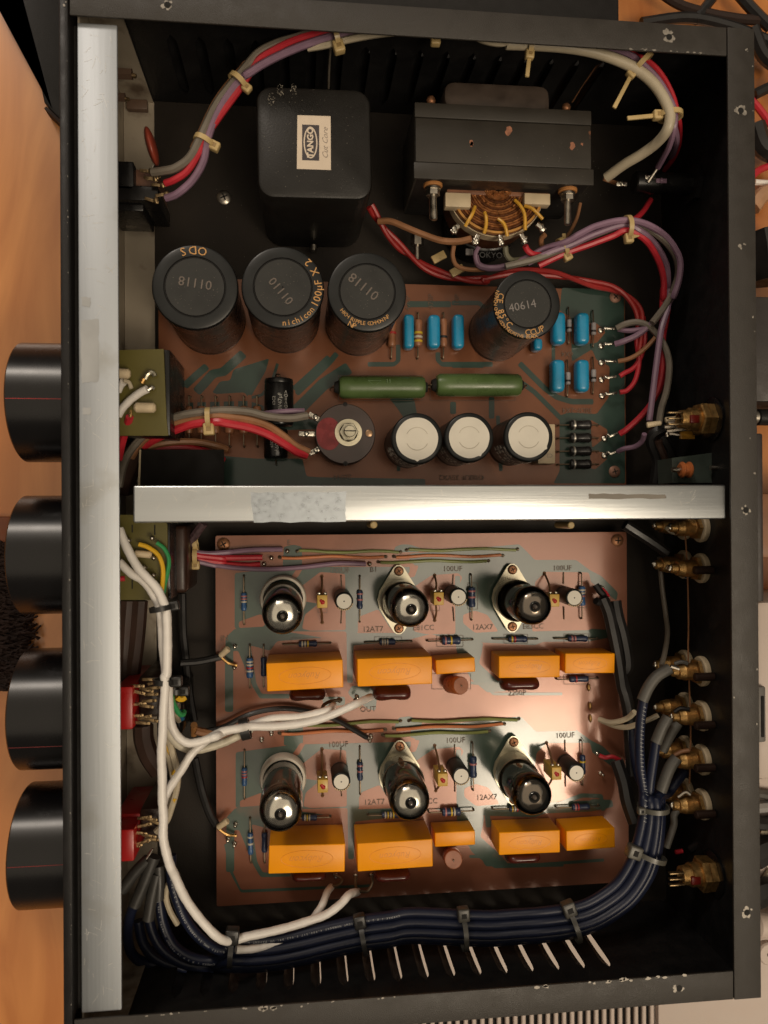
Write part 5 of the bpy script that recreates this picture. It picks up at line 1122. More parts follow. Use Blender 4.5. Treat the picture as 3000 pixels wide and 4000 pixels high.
MB().prism([(p.x, p.y) for p in q], -.086, -.0320, top=.0008).build('switch_body', M_blk, t)
for u, v in ((843, 515), (993, 500), (1003, 628), (1003, 738), (945, 690)):
    p = g('H', u, v, -.029); mb = MB(); mb.cyl(p-Vector((0, 0, .001)), p+Vector((0, 0, .003)), .0007); mb.ball(p+Vector((0, 0, .003)), .0012); mb.build('terminal_pin', M_steel, t)
MB().cyl(g('H', 868, 600, -.027), g('H', 985, 610, -.027), .0017, bev=.0008).build('cream_sleeve', M_cream, t)
mb = MB()
for u, v0, v1 in ((857, 415, 465), (1003, 415, 480), (857, 770, 830)): a, b = g('H', u, v0, -.0298), g('H', u, v1, -.0298); mb.sheet(strip_pts([a, b], .0006))
mb.build('printed_mark', M_hole, t)
def red_switch(label, reg, rects, zt, pts, body_r):
    t = thing('rotary_switch', g(reg, *pts[0], -.085), label, 'switch', 'red-wafered rotary switches behind the lower knobs')
    for (u0, v0, u1, v1), zz in rects:
        a, b = g(reg, u0, v1, zz), g(reg, u1, v0, zz); MB().rbox((a.x, a.y, -.084), (b.x, b.y, zz), .0012).build('red_wafer', M_red, t)
    (u0, v0, u1, v1), zz = body_r; a, b = g(reg, u0, v1, zz), g(reg, u1, v0, zz); MB().rbox((a.x, a.y, -.085), (b.x, b.y, zz-.012), .002).build('switch_body', mat('dark brown phenolic', (.035, .016, .01), .4, var=.3), t)
    lugs(t, reg, pts, zt); return t
t = red_switch('rotary switch with a red wafer behind the third knob', 'Y', [((0, 225, 190, 700), -.030)], -.034, [(250, 220), (350, 265), (400, 310), (380, 380), (260, 290), (270, 410), (350, 440), (240, 540), (330, 555), (400, 590), (310, 620), (380, 150), (440, 180), (430, 240)], ((190, 170, 430, 640), -.030))
t = red_switch('rotary switch with two red wafers behind the lowest knob', 'Y', [((0, 1590, 320, 1690), -.045), ((0, 1765, 205, 2130), -.030)], -.036, [(330, 1640), (390, 1660), (280, 1810), (380, 1840), (420, 1880), (320, 1900), (230, 1950), (330, 1720), (450, 1700)], ((205, 1640, 440, 1980), -.030))
# dark shafts and parts glimpsed between bar and board
for lb_, reg, (u0, v0, u1, v1), zz, m in (('dark brown tube upright between the second switch and the board', 'H', (1112, 415, 1210, 860), -.050, mat('dark brown phenolic', (.035, .016, .01), .4, var=.3)),
        ('black relay block beside the cable with yellow and green ends', 'Y', (620, 230, 730, 760), -.050, M_blk)):
    a, b = g(reg, u0, v1, zz), g(reg, u1, v0, zz); tt = thing('black_block', ((a.x+b.x)/2, (a.y+b.y)/2, FLOOR), lb_, 'component'); MB().rbox((a.x, a.y, FLOOR+.0002), (b.x, b.y, zz), .0025, seg=3).build('body', m, tt)
for lb_, pts in (('brown sleeve hanging behind the second switch, left one', [(830, 905), (815, 1100), (800, 1420)]), ('brown sleeve hanging behind the second switch, right one', [(905, 905), (885, 1150), (850, 1420)])):
    wire('brown_sleeve', lb_, mat('dark brown sleeve', (.055, .028, .02), .5, var=.2), .0042, [('H', u, v, -.060) for u, v in pts], 'sleeve')
wire('brown_sleeve', 'thick dark sleeve curving past the third switch down to the lowest one', mat('dark brown sleeve', (.055, .028, .02), .5, var=.2), .0052, [('Y', u, v, -.066) for u, v in ((300, 640), (310, 800), (370, 980), (480, 1140))], 'sleeve')
# mains inlet with disc capacitor at the top left
t = thing('mains_switch', g('A', 850, 1200, -.06), 'black mains switch with soldered tags behind the upper part of the long bar', 'switch')
for (u0, v0, u1, v1), zz, m, nm in (((700, 1045, 865, 1225), -.040, M_blk, 'housing'), ((700, 1205, 1025, 1290), -.040, M_blk, 'housing'), ((700, 1280, 930, 1360), -.046, M_blk, 'housing'), ((868, 1100, 1020, 1215), -.046, mat('brown bakelite plate', (.14, .07, .045), .45), 'contact_plate')):
    a, b = g('A', u0, v1, zz), g('A', u1, v0, zz); MB().rbox((a.x, a.y, -.075), (b.x, b.y, zz), .0008).build(nm, m, t)
lugs(t, 'A', [(960, 1110), (985, 1160), (1035, 1200), (1060, 1260), (990, 1300), (1000, 1150)], -.038, .0017)
t = thing('disc_capacitor', g('A', 980, 940, -.05), 'red brown disc capacitor seen on edge behind the long bar', 'capacitor')
a, b = g('A', 955, 850, -.038), g('A', 1010, 1050, -.040); c = (a+b)/2; L_ = (a-b).length/2+.002
MB().ball(c, L_, sq=(.26, 1, .9), n=28, M=Matrix.Rotation(math.atan2((a-b).y, (a-b).x)-PI/2, 3, 'Z')).build('body', M_discap, t, ang=180)
MB().tube([b, g('A', 990, 1085, -.040), g('A', 985, 1115, -.040)], .0006, 6).build('lead', M_steel, t)
for lb_, u, v, r_ in (('upper small brown terminal on the front wall near the top', 830, 480, .0028), ('lower small brown terminal on the front wall near the top', 785, 630, .0022)):
    t = thing('wall_terminal', g('A', u, v, -.05), lb_, 'terminal'); p = g('A', u, v, -.045)
    MB().cyl(p-Vector((.007, 0, 0)), p+Vector((.002, 0, 0)), r_, n=6).build('nut', mat('dull brown nut', (.10, .06, .04), .5, .3), t); MB().cyl(p, p+Vector((.004, -.001, 0)), r_*.4, bev=.0003).build('pin', M_lug, t)
p = g('A', 890, 670, -.085); tag(MB().rbox((p.x-.006, p.y-.0025, FLOOR+.0002), (p.x+.005, p.y+.003, -.086), .0005).build('brown_bracket', mat('brown bracket', (.10, .06, .04), .5)), 'small brown bracket at the foot of the front wall, top left', 'bracket')
# ================================================================ wiring
def pts(*segs):
    """segs: (reg, z0, z1, [(u,v)...]) — z interpolates along each run"""
    out = []
    for reg, z0, z1, l in segs:
        n = max(1, len(l)-1)
        for i, (u, v) in enumerate(l): out.append(g(reg, u, v, z0 + (z1-z0)*i/n))
    return out
def wr(name, label, m, r, *segs, group=None, cat='wire', **k): return wire(name, label, m, r, pts(*segs), cat, group, **k)
GT = 'wires of the loom along the top rail'
wr('grey_wire', 'dark grey wire of the top loom, outermost from the mains switch', M_wire_g, .0020, ('A', -.036, -.022, [(985, 1118), (1060, 1108), (1140, 1088), (1230, 1020), (1300, 890), (1395, 690), (1490, 560), (1590, 440)]), ('B', -.021, -.016, [(180, 345), (290, 285), (400, 250), (520, 215), (650, 190), (800, 170)]), group=GT)
wr('red_wire', 'bright red wire of the top loom from the mains switch', M_wire_r, .0017, ('A', -.036, -.022, [(1070, 1188), (1130, 1165), (1215, 1105), (1290, 985), (1350, 860), (1450, 715), (1545, 585), (1640, 440)]), ('B', -.020, -.016, [(200, 375), (300, 315), (400, 265), (520, 225), (640, 200), (780, 180)]), group=GT)
wr('violet_wire', 'violet wire of the top loom, innermost from the mains switch', M_wire_v, .0018, ('A', -.038, -.021, [(1075, 1285), (1150, 1255), (1250, 1165), (1320, 1040), (1345, 900), (1415, 720), (1510, 570), (1600, 480)]), ('B', -.0185, -.016, [(110, 480), (220, 410), (350, 345), (500, 285), (640, 240), (800, 200), (950, 185)]), group=GT)
wr('brown_wire', 'thin brown wire showing inside the top loom', M_wire_br, .0010, ('A', -.040, -.027, [(1240, 960), (1290, 860), (1370, 690), (1450, 570), (1560, 440)]), ('B', -.024, -.020, [(110, 400), (300, 330), (480, 275), (600, 225)]), group=GT)
wr('cream_wire', 'cream wire leaving the top loom past the first upper tie', M_wire_be, .0016, ('B', -.020, -.012, [(500, 312), (600, 296), (700, 272), (820, 245), (950, 222), (1100, 205)]), group=GT)
wr('cream_wire', 'short cream wire loop peeping under the top rail', M_wire_be, .0015, ('C', -.010, -.010, [(80, 200), (130, 220), (185, 232), (235, 232), (260, 215)]), group=GT)
wr('cream_cable', 'thick cream cable curving down the upper right corner to the fuse holder', M_wire_be, .0026, ('C', -.012, -.012, [(245, 237), (400, 243), (560, 255), (700, 278), (830, 318), (950, 375), (1040, 450), (1100, 540), (1130, 620)]), ('C', -.014, -.046, [(1115, 700), (1060, 770), (980, 830), (880, 890), (785, 960)]), cat='cable', n=12)
wr('violet_wire', 'violet wire beside the thick cream cable, ending at the fuse holder', M_wire_v, .0015, ('C', -.012, -.014, [(780, 250), (900, 290), (980, 345), (1060, 425), (1120, 520), (1155, 610)]), ('C', -.016, -.043, [(1150, 700), (1125, 790), (1095, 850), (1065, 905)]))
wr('violet_wire', 'second violet wire beside the thick cream cable', M_wire_v, .0016, ('C', -.014, -.018, [(800, 258), (930, 325), (1020, 400), (1085, 490), (1130, 590), (1145, 660)]), ('C', -.03, -.060, [(1165, 760), (1140, 850)]))
wr('red_wire', 'red wire outside the thick cream cable, upper right', M_wire_r, .0014, ('C', -.016, -.018, [(860, 262), (1000, 325), (1080, 400), (1140, 510), (1170, 620)]), ('C', -.03, -.075, [(1182, 700), (1175, 790), (1145, 860), (1100, 920)]))
wr('brown_wire', 'thin tan wire slanting down from the top rail behind the transformer', M_wire_br, .0010, ('C', -.030, -.070, [(750, 305), (700, 390), (650, 460), (600, 545)]))
wr('grey_wire', 'thin grey wire hanging straight down above the transformer can', M_wire_g, .0006, ('B', -.030, -.060, [(648, 320), (640, 440), (636, 570)]))
GL = 'wires of the loom from the power transformer'
wr('violet_wire', 'violet wire at the back of the transformer loom', M_wire_v, .0017, ('T', -.058, -.052, [(612, 950), (640, 1030), (740, 1062), (900, 1040), (1100, 960), (1250, 880)]), ('C', -.045, -.040, [(560, 1310), (640, 1265), (740, 1218), (880, 1190)]), ('C', -.040, -.055, [(1000, 1210), (1110, 1280), (1180, 1390), (1180, 1500), (1150, 1600)]), ('F', -.060, -.072, [(1390, 400), (1320, 510), (1230, 610), (1140, 680), (1050, 720), (1000, 736)]), group=GL)
wr('violet_wire', 'violet wire in front of the transformer loom, running far down', M_wire_v, .0017, ('C', -.050, -.042, [(360, 1420), (480, 1365), (600, 1320), (720, 1265), (880, 1215)]), ('C', -.042, -.060, [(970, 1250), (1050, 1320), (1110, 1430), (1120, 1540)]), ('F', -.062, -.055, [(1340, 300), (1345, 480), (1300, 640), (1270, 850), (1245, 1050), (1222, 1235)]), group=GL)
wr('grey_wire', 'grey brown wire rounding the right side of the transformer loom', M_wire_g, .0019, ('C', -.050, -.045, [(240, 1440), (400, 1400), (560, 1340), (700, 1275), (860, 1225), (980, 1225)]), ('C', -.045, -.060, [(1090, 1290), (1160, 1380), (1175, 1480), (1140, 1590)]), ('F', -.060, -.060, [(1400, 350), (1330, 480), (1240, 600)]), group=GL)
wr('red_wire', 'red wire of the transformer loom, lowest in the bundle', M_wire_r, .0017, ('C', -.052, -.042, [(420, 1435), (560, 1370), (700, 1320), (820, 1275), (895, 1245)]), ('C', -.044, -.062, [(990, 1290), (1060, 1390), (1095, 1500), (1095, 1610)]), ('F', -.064, -.064, [(1310, 380), (1305, 600), (1310, 800), (1290, 980), (1240, 1110)]), ('F', -.068, -.073, [(1170, 1200), (1080, 1285), (1030, 1318)]), group=GL)
wr('brown_wire', 'brown wire dropping from the transformer loom to the third board pin', M_wire_br, .0013, ('F', -.060, -.073, [(1330, 560), (1290, 650), (1230, 730), (1150, 800), (1080, 835), (1020, 848)]), group=GL)
wr('red_wire', 'short red wire from a transformer tag', M_wire_r, .0016, ('T', -.048, -.052, [(1070, 855), (1090, 895), (1140, 930), (1210, 940)]))
wr('grey_wire', 'short grey green wire from a transformer tag', mat('grey green wire', (.16, .15, .10), .45), .0015, ('T', -.048, -.056, [(885, 860), (895, 930), (940, 985), (1010, 985), (1110, 955)]))
wr('red_wire', 'short red wire end pointing up right above the transformer loom', M_wire_r, .0015, ('C', -.060, -.045, [(1025, 1080), (990, 1135), (950, 1175), (900, 1205)]))
wr('brown_wire', 'brown wire from the can to the second transformer tag', M_wire_br, .0017, ('B', -.060, -.040, [(960, 1435), (1040, 1435), (1140, 1475), (1250, 1520), (1370, 1560), (1480, 1565), (1560, 1548)]))
wr('brown_wire', 'thin brown wire behind the right transformer bolt', M_wire_br, .0010, ('T', -.060, -.060, [(1580, 460), (1550, 590), (1500, 700), (1450, 780)]))
wr('brown_wire', 'brown wire hooking under the rightmost transformer tag', M_wire_br, .0014, ('T', -.052, -.060, [(1255, 750), (1220, 790), (1230, 860), (1300, 880)]))
GR2 = 'twisted red pair from the transformer can to the board'
def twist(z0, z1, l_, amp, r, labels):
    base = smooth(pts(*l_), 8); 
    for s2, lb_ in zip((0, PI), labels):
        out = []
        for i, p in enumerate(base):
            d = (base[min(i+1, len(base)-1)] - base[max(i-1, 0)]).normalized(); n = Vector((-d.y, d.x, 0)); a = i*.15+s2
            out.append(p + n*amp*math.cos(a) + Vector((0, 0, 1))*amp*math.sin(a))
        tag(MB().tube(out, r, 8, sub=1).build('red_wire', mat('dull red wire', (.34, .02, .018), .42, var=.15)), lb_, 'wire', GR2)
twist(0, 0, [('B', -.060, -.072, [(905, 1335), (950, 1410), (1010, 1500), (1090, 1590)]), ('E', -.074, -.074, [(1150, 150), (1260, 235), (1390, 290), (1520, 318), (1659, 322)]), ('F', -.074, -.072, [(150, 322), (350, 270), (560, 278), (700, 305), (850, 345), (980, 375), (1080, 430)]), ('F', -.070, -.070, [(1150, 520), (1165, 650), (1165, 800)])], .0013, .0014,
      ['one strand of the twisted red pair below the transformer', 'other strand of the twisted red pair below the transformer'])
wr('red_wire', 'red wire curving in to the fourth pin at the board edge', M_wire_r, .0014, ('F', -.070, -.073, [(1180, 560), (1192, 700), (1170, 810), (1120, 890), (1060, 925), (1030, 945)]))
wr('red_wire', 'red wire curving in to the fifth pin at the board edge', M_wire_r, .0014, ('F', -.070, -.073, [(1150, 600), (1140, 720), (1155, 850), (1130, 970), (1080, 1035), (1030, 1050)]))
wr('grey_wire', 'grey brown wire arching from the top pin down to the terminal cluster', M_wire_g, .0018, ('F', -.073, -.050, [(1010, 634), (1070, 605), (1150, 595), (1230, 630), (1310, 730), (1350, 860), (1335, 1030), (1300, 1150), (1285, 1245)]))
wr('violet_wire', 'violet wire short run under the arching grey wire', M_wire_v, .0015, ('F', -.074, -.064, [(1020, 640), (1090, 650), (1170, 640), (1230, 610)]))
wr('red_wire', 'dark red wire running down right of the board', M_wire_r, .0016, ('F', -.066, -.068, [(1320, 280), (1345, 480), (1310, 700), (1310, 900), (1290, 1020), (1240, 1100)]))
wr('violet_wire', 'small violet wire to the lowest pin at the board edge', M_wire_v, .0014, ('F', -.056, -.073, [(1190, 1320), (1175, 1365), (1130, 1400), (1060, 1415), (1020, 1432)]))
for i, (u, v, a) in enumerate(((970, 636, 0), (972, 736, 5), (975, 848, 0), (975, 952, 10), (978, 1058, 10), (990, 1325, 25), (992, 1440, 20))):
    p = g('F', u, v, -.0735); M_ = Matrix.Translation(p) @ Matrix.Rotation(math.radians(a), 4, 'Z'); mb = MB(); mb.rbox((-.0030, -.0007, -.0007), (.0032, .0007, .0007), .0004, M=M_); mb.ball(p+Vector((-.0030, 0, -.0006)), .0012, n=8); mb.ball(M_ @ Vector((-.004, 0, -.0042)), .0019, 0, (1, 1, .4)); mb.build('edge_pin', M_solder, ub, ang=60)
# lead bundle over the upper board to the rheostat
GB2 = 'lead bundle from the front to the round rheostat'
wr('grey_wire', 'grey lead of the bundle to the rheostat, uppermost', M_wire_g, .0020, ('D', -.055, -.040, [(770, 1659), (800, 1520), (850, 1420), (930, 1330), (1030, 1260), (1150, 1205), (1300, 1178)]), ('E', -.040, -.046, [(-30, 1165), (120, 1175), (240, 1205), (380, 1218), (500, 1200)]), group=GB2)
wr('violet_wire', 'violet lead of the bundle, reappearing before the rheostat', M_wire_v, .0015, ('E', -.048, -.050, [(-60, 1172), (60, 1192), (150, 1200), (240, 1185), (330, 1176), (400, 1172), (480, 1170)]), group=GB2)
wr('brown_wire', 'brown lead of the bundle to the rheostat', M_wire_br, .0020, ('D', -.055, -.040, [(850, 1470), (900, 1390), (980, 1320), (1090, 1260), (1240, 1215), (1390, 1205)]), ('E', -.040, -.052, [(-30, 1208), (120, 1228), (240, 1265), (340, 1330), (420, 1395), (510, 1440)]), group=GB2)
wr('red_wire', 'bright red lead of the bundle to the rheostat', M_wire_r, .0021, ('D', -.054, -.039, [(930, 1400), (1010, 1350), (1120, 1300), (1250, 1255), (1400, 1240)]), ('E', -.039, -.052, [(-20, 1250), (130, 1280), (250, 1325), (360, 1390), (430, 1435), (495, 1458)]), group=GB2)
wr('brown_wire', 'brown lead below the bundle, ending over the board', M_wire_br, .0019, ('D', -.055, -.072, [(950, 1410), (1030, 1385), (1150, 1370), (1280, 1372), (1400, 1395), (1470, 1420)]), group=GB2)
wr('red_wire', 'red lead below the bundle, ending over the board', M_wire_r, .0018, ('D', -.057, -.074, [(960, 1430), (1060, 1412), (1180, 1405), (1290, 1420), (1390, 1450), (1450, 1490)]), group=GB2)
wr('red_wire', 'red lead hanging from a brass pin of the top switch', M_wire_r, .0019, ('D', -.028, -.045, [(840, 1210), (820, 1280), (790, 1380), (770, 1480)]))
wr('white_cable', 'short white cable curving up to a pin on the top switch', M_wire_w, .0019, ('D', -.030, -.026, [(765, 1200), (795, 1150), (850, 1095), (910, 1050), (955, 1028)]), cat='cable', n=12)
wr('white_cable', 'white cable stub beside the cream sleeve on the top switch', M_wire_w, .0018, ('D', -.030, -.027, [(765, 1040), (780, 1005), (800, 982)]), cat='cable', n=12)
wr('brown_sleeve', 'wide brown sleeve dropping under the middle bar at its left end', mat('dark brown sleeve', (.055, .028, .02), .5, var=.2), .0060, ('D', -.060, -.075, [(880, 1400), (850, 1500), (815, 1590), (800, 1680)]), cat='sleeve')
# jumpers on the lower board
GJ = 'jumper wires across the lower board'
Z1 = PCB+.0016
for nm, lb_, m, a, b in (('green_jumper', 'left green jumper at the top of the upper row', M_wire_lg, ('I', 665, 283), ('I', 1412, 288)), ('green_jumper', 'right green jumper at the top of the upper row', M_wire_lg, ('I', 1455, 274), ('J', 782, 268)),
      ('orange_jumper', 'left orange jumper of the upper row', M_wire_o, ('I', 538, 327), ('I', 1305, 322)), ('orange_jumper', 'right orange jumper of the upper row', M_wire_o, ('I', 1362, 320), ('J', 675, 314)), ('green_jumper', 'lower green jumper of the upper row', M_wire_lg, ('I', 1250, 360), ('J', 572, 352)),
      ('green_jumper', 'left green jumper of the lower row, under the white cables', M_wire_lg, ('M', 620, 252), ('M', 1412, 217)), ('green_jumper', 'right green jumper at the top of the lower row', M_wire_lg, ('M', 1472, 216), ('N', 792, 203)),
      ('orange_jumper', 'left orange jumper of the lower row', M_wire_o, ('M', 538, 305), ('M', 1300, 280)), ('orange_jumper', 'right orange jumper of the lower row', M_wire_o, ('M', 1362, 272), ('N', 688, 240)), ('green_jumper', 'lower green jumper of the lower row', M_wire_lg, ('M', 1282, 318), ('N', 580, 290))):
    A, B = g(*a, Z1), g(*b, Z1); d = B-A; mid = [A+d*f+Vector((0, .0005*math.sin(f*9+len(lb_)), .0003*math.sin(f*5))) for f in (.02, .15, .3, .5, .7, .85, .98)]
    t = thing(nm, Vector((A.x, A.y, PCB)), lb_, 'wire', GJ)
    MB().tube(mid, .00085, 8, wob=.04).build('insulation', m, t)
    for p, q in ((A, mid[0]), (B, mid[-1])): mb = MB().tube([Vector((p.x, p.y, PCB)), p, q], .0004, 6, sub=2); mb.ball((p.x, p.y, PCB+.0002), .0011, sq=(1, 1, .5), n=8); mb.build('bare_end', M_lead, t)
GV = 'supply wires soldered at the left end of the lower board'
wr('violet_wire', 'upper violet wire soldered at the left of the lower board', M_wire_v, .0014, ('H', -.070, -.074, [(1215, 585), (1350, 600), (1500, 590)]), ('I', -.075, -.075, [(60, 300), (200, 285), (350, 272), (560, 268)]), group=GV)
wr('red_wire', 'upper red wire soldered at the left of the lower board', M_wire_r, .0016, ('H', -.069, -.073, [(1215, 600), (1300, 615), (1450, 632)]), ('I', -.074, -.074, [(0, 328), (200, 330), (415, 326)]), group=GV)
wr('red_wire', 'lower red wire soldered at the left of the lower board', M_wire_r, .0016, ('H', -.071, -.075, [(1215, 620), (1300, 640), (1450, 660)]), ('I', -.076, -.076, [(0, 350), (150, 375), (300, 385), (400, 378)]), group=GV)
wr('violet_wire', 'lower violet wire crossing to a pin near the second valve', M_wire_v, .0013, ('H', -.070, -.074, [(1215, 640), (1290, 655), (1400, 680)]), ('I', -.074, -.074, [(0, 368), (200, 400), (450, 412), (700, 398), (950, 370), (1160, 374)]), group=GV)
wr('violet_wire', 'violet woven lead from under the middle bar to the first tie of the lower board', mat('dark woven sleeve', (.07, .04, .045), .6, var=.4, scale=600), .0024, ('H', -.06, -.07, [(1320, 400), (1270, 470), (1225, 540), (1215, 600)]))
def solder(parent, reg, l_, z=PCB, r=.0014, pin=.003):
    for u, v in l_:
        p = g(reg, u, v, z); mb = MB(); mb.ball(p, r, sq=(1, 1, .7), n=10); mb.cyl(p, p+Vector((0, 0, pin)), .0005, n=8); mb.ball(p+Vector((0, 0, pin)), r*.75, n=8); mb.build('solder_pin', M_solder, parent, ang=60)
solder(lb, 'I', [(595, 282), (480, 330), (428, 372), (1185, 372), (218, 965), (215, 1115), (968, 1352), (1200, 1330), (1095, 1330)])
solder(lb, 'M', [(480, 300), (410, 345), (1195, 322), (1185, 345), (590, 262), (222, 955), (215, 1095), (168, 1060), (1085, 1325), (1200, 1322), (940, 1320)])
solder(lb, 'J', [(1375, 540), (1350, 640)]); solder(lb, 'N', [(1352, 450), (1375, 590), (1522, 578)])
for lb_, segs, m, r in (('black lead joining the lower board at its left edge, upper', [('H', -.066, -.074, [(1165, 1310), (1290, 1300), (1430, 1270)])], M_wire_k, .0019), ('black lead joining the lower board at its left edge, lower', [('Y', -.075, -.074, [(860, 1000), (900, 1200), (950, 1400), (1020, 1600), (1090, 1720)])], M_wire_k, .0021),
    ('dark cable going down from the middle bar beside the lower board', [('H', -.078, -.080, [(1180, 860), (1185, 1100), (1200, 1250)]), ('Y', -.080, -.076, [(770, 30), (800, 300), (850, 600)])], M_wire_k, .0022)):
    wr('black_lead', lb_, m, r, *segs, cat='lead')
for lb_, a, b in (('upper white shield end soldered near the left board edge', ('H', 1425, 1265), ('H', 1480, 1215)), ('lower white shield end soldered near the left board edge', ('Y', 1105, 1750), ('Y', 1215, 1670))):
    t = thing('shield_end', g(*a, -.073), lb_, 'lead'); MB().cyl(g(*a, -.072), g(*b, -.070), .0016, .0019, bev=.0006).build('white_insulation', M_cream, t)
    mb = MB(); a_, b_ = g(*a, -.0735), g(*b, -.072); mb.tube([a_, a_.lerp(b_, .5)+Vector((.002, -.006, -.001)), b_+Vector((.004, -.010, -.004))], .0008, 6, wob=.2); mb.build('braid', M_brass, t)
GWk = 'white screened cables'
def W5(l_): return l_
wr('white_cable', 'long white cable running down behind the long bar and round to the lower board edge', M_wire_w, .0021,
   ('H', -.020, -.018, [(770, 440), (820, 560), (900, 700), (1010, 820), (1060, 920), (1080, 1000), (1085, 1200), (1080, 1380)]), ('Y', -.018, -.016, [(535, 110), (540, 230), (525, 450), (515, 700), (500, 950), (508, 1200), (510, 1450), (522, 1650), (518, 1850), (560, 2050), (600, 2180)]),
   ('L', -.018, -.026, [(1130, 1190), (1200, 1340), (1300, 1480), (1420, 1600)]), ('Q', -.032, -.046, [(200, 320), (300, 293), (450, 262), (600, 225), (760, 175), (880, 130), (980, 55)]), ('M', -.052, -.070, [(1040, 1465), (1100, 1445)]), cat='cable', group=GWk, n=12, wob=.05)
wr('white_cable', 'white cable from under the long bar joining at the first black tie', M_wire_w, .0020,
   ('H', -.023, -.024, [(770, 655), (850, 730), (930, 780), (990, 860), (1030, 940), (1045, 1030), (1055, 1200), (1075, 1380)]), ('Y', -.023, -.030, [(560, 110), (575, 240), (590, 500), (615, 660), (690, 780), (790, 835), (900, 825), (1010, 790), (1100, 760)]),
   ('M', -.042, -.046, [(150, 290), (260, 265), (340, 240), (500, 195), (680, 185), (850, 148)]), ('M', -.050, -.068, [(900, 130), (925, 100)]), cat='cable', group=GWk, n=12, wob=.05)
wr('white_cable', 'cream white cable looping lowest behind the black tie over the board', mat('aged white cable', (.56, .51, .40), .42, bump=.1, bscale=250), .0020,
   ('Y', -.032, -.046, [(540, 560), (590, 740), (680, 850), (800, 905), (920, 905), (1060, 870), (1200, 820), (1330, 755)]), ('M', -.048, -.055, [(230, 300), (330, 275)]), cat='cable', group=GWk, n=12, wob=.04)
wr('white_cable', 'white cable branching off the long one and crossing to the OUT pins', M_wire_w, .0020,
   ('Y', -.026, -.036, [(515, 1500), (545, 1400), (620, 1270), (720, 1120), (820, 960), (920, 860), (1040, 770), (1160, 710), (1320, 680)]), ('M', -.040, -.046, [(330, 255), (480, 255), (650, 240), (820, 205), (960, 150), (1080, 95)]), ('M', -.056, -.068, [(1150, 62), (1195, 42)]), cat='cable', group=GWk, n=12, wob=.05)
wr('white_cable', 'white cable forking up to the left pin at the lower board edge', M_wire_w, .0019,
   ('Q', -.034, -.050, [(225, 385), (330, 382), (430, 362), (540, 325), (650, 262), (750, 195), (810, 120), (850, 55)]), ('M', -.058, -.068, [(880, 1450), (908, 1412)]), cat='cable', group=GWk, n=12, wob=.05)
for lb_, l_ in (('black wire running under the white cables across the board', [(-100, 290), (100, 270), (300, 175), (450, 135), (600, 125), (750, 148), (930, 200), (1050, 265), (1170, 335)]),):
    wr('black_wire', lb_, M_wire_k, .0014, ('M', -.072, -.074, l_))
for lb_, pts_ in (('twisted bare screen at the OUT pins', [(860, 170), (850, 110), (900, 75), (985, 62)]), ('bare white core at the right OUT pin', [(1090, 75), (1150, 60), (1190, 35)]), ('bare hooked core beside the left OUT pin', [(1115, 110), (1105, 85), (1080, 60)])):
    wr('bare_lead', lb_, M_lead, .0009, ('M', -.058, -.070, pts_), cat='lead')
for lb_, pts_ in (('bare screen loop at the right end of the lower white cables', [(1105, 1440), (1170, 1440), (1205, 1380), (1200, 1330)]), ('bare screen loop at the left end of the lower white cables', [(915, 1405), (970, 1390), (985, 1350), (930, 1320)]), ('bare core left of the two bottom pins', [(1095, 1440), (1085, 1390), (1085, 1330)])):
    wr('bare_lead', lb_, M_lead, .0008, ('M', -.066, -.072, pts_), cat='lead')
wr('cream_wire', 'cream wire behind the long white cable, outer curve', M_wire_be, .0017, ('Y', -.038, -.038, [(570, 760), (620, 950), (660, 1100), (672, 1230), (650, 1380), (600, 1550), (550, 1680), (440, 1800)]))
wr('cream_wire', 'cream wire behind the long white cable, inner curve', M_wire_be, .0015, ('Y', -.040, -.040, [(555, 850), (590, 1030), (620, 1180), (640, 1300), (600, 1480), (560, 1600), (520, 1720)]))
wr('yellow_wire', 'yellow wire weaving between the cream ones', M_wire_y, .0010, ('Y', -.039, -.037, [(552, 800), (572, 900), (640, 1030), (655, 1110), (620, 1180)]), n=6)
wr('yellow_wire', 'lower yellow wire end beside the cream pair', M_wire_y, .0010, ('Y', -.037, -.039, [(645, 1430), (600, 1540), (560, 1600)]), n=6)
wr('cream_wire', 'cream wire low at the left of the navy cables', M_wire_be, .0014, ('L', -.040, -.045, [(1090, 1250), (1075, 1330), (1100, 1420), (1150, 1510)]))
wr('yellow_wire', 'yellow wire on the second switch', M_wire_y, .0011, ('H', -.026, -.026, [(900, 540), (960, 560), (1025, 610), (1055, 690), (1055, 780), (1045, 860)]))
wr('green_wire', 'green wire on the second switch', M_wire_gn, .0010, ('H', -.026, -.028, [(1015, 530), (1065, 570), (1095, 640), (1085, 730), (1068, 800), (1060, 860)]))
wr('green_wire', 'green wire hook below the second black tie', M_wire_gn, .0013, ('Y', -.030, -.040, [(605, 320), (625, 400), (665, 480), (700, 525), (735, 525), (742, 495)]))
wr('yellow_wire', 'short yellow wire curl below the second black tie', M_wire_y, .0015, ('Y', -.034, -.036, [(665, 335), (690, 358), (725, 360), (752, 340)]))
wr('blue_wire', 'tiny blue wire end beside the green hook', mat('blue wire', (.02, .16, .33), .4), .0014, ('Y', -.044, -.046, [(690, 490), (705, 540), (725, 580)]))
wr('cream_wire', 'stubby cream wire end beside the green hook', M_wire_be, .0016, ('Y', -.040, -.046, [(635, 500), (660, 550), (690, 590)]))
wr('cream_wire', 'short cream wire crossing the relay block', M_wire_be, .0019, ('Y', -.046, -.046, [(640, 440), (700, 430)]), sub=3)
wr('red_wire', 'short red wire end beside the second switch', M_wire_r, .0013, ('H', -.03, -.03, [(768, 765), (810, 762)]), sub=3)
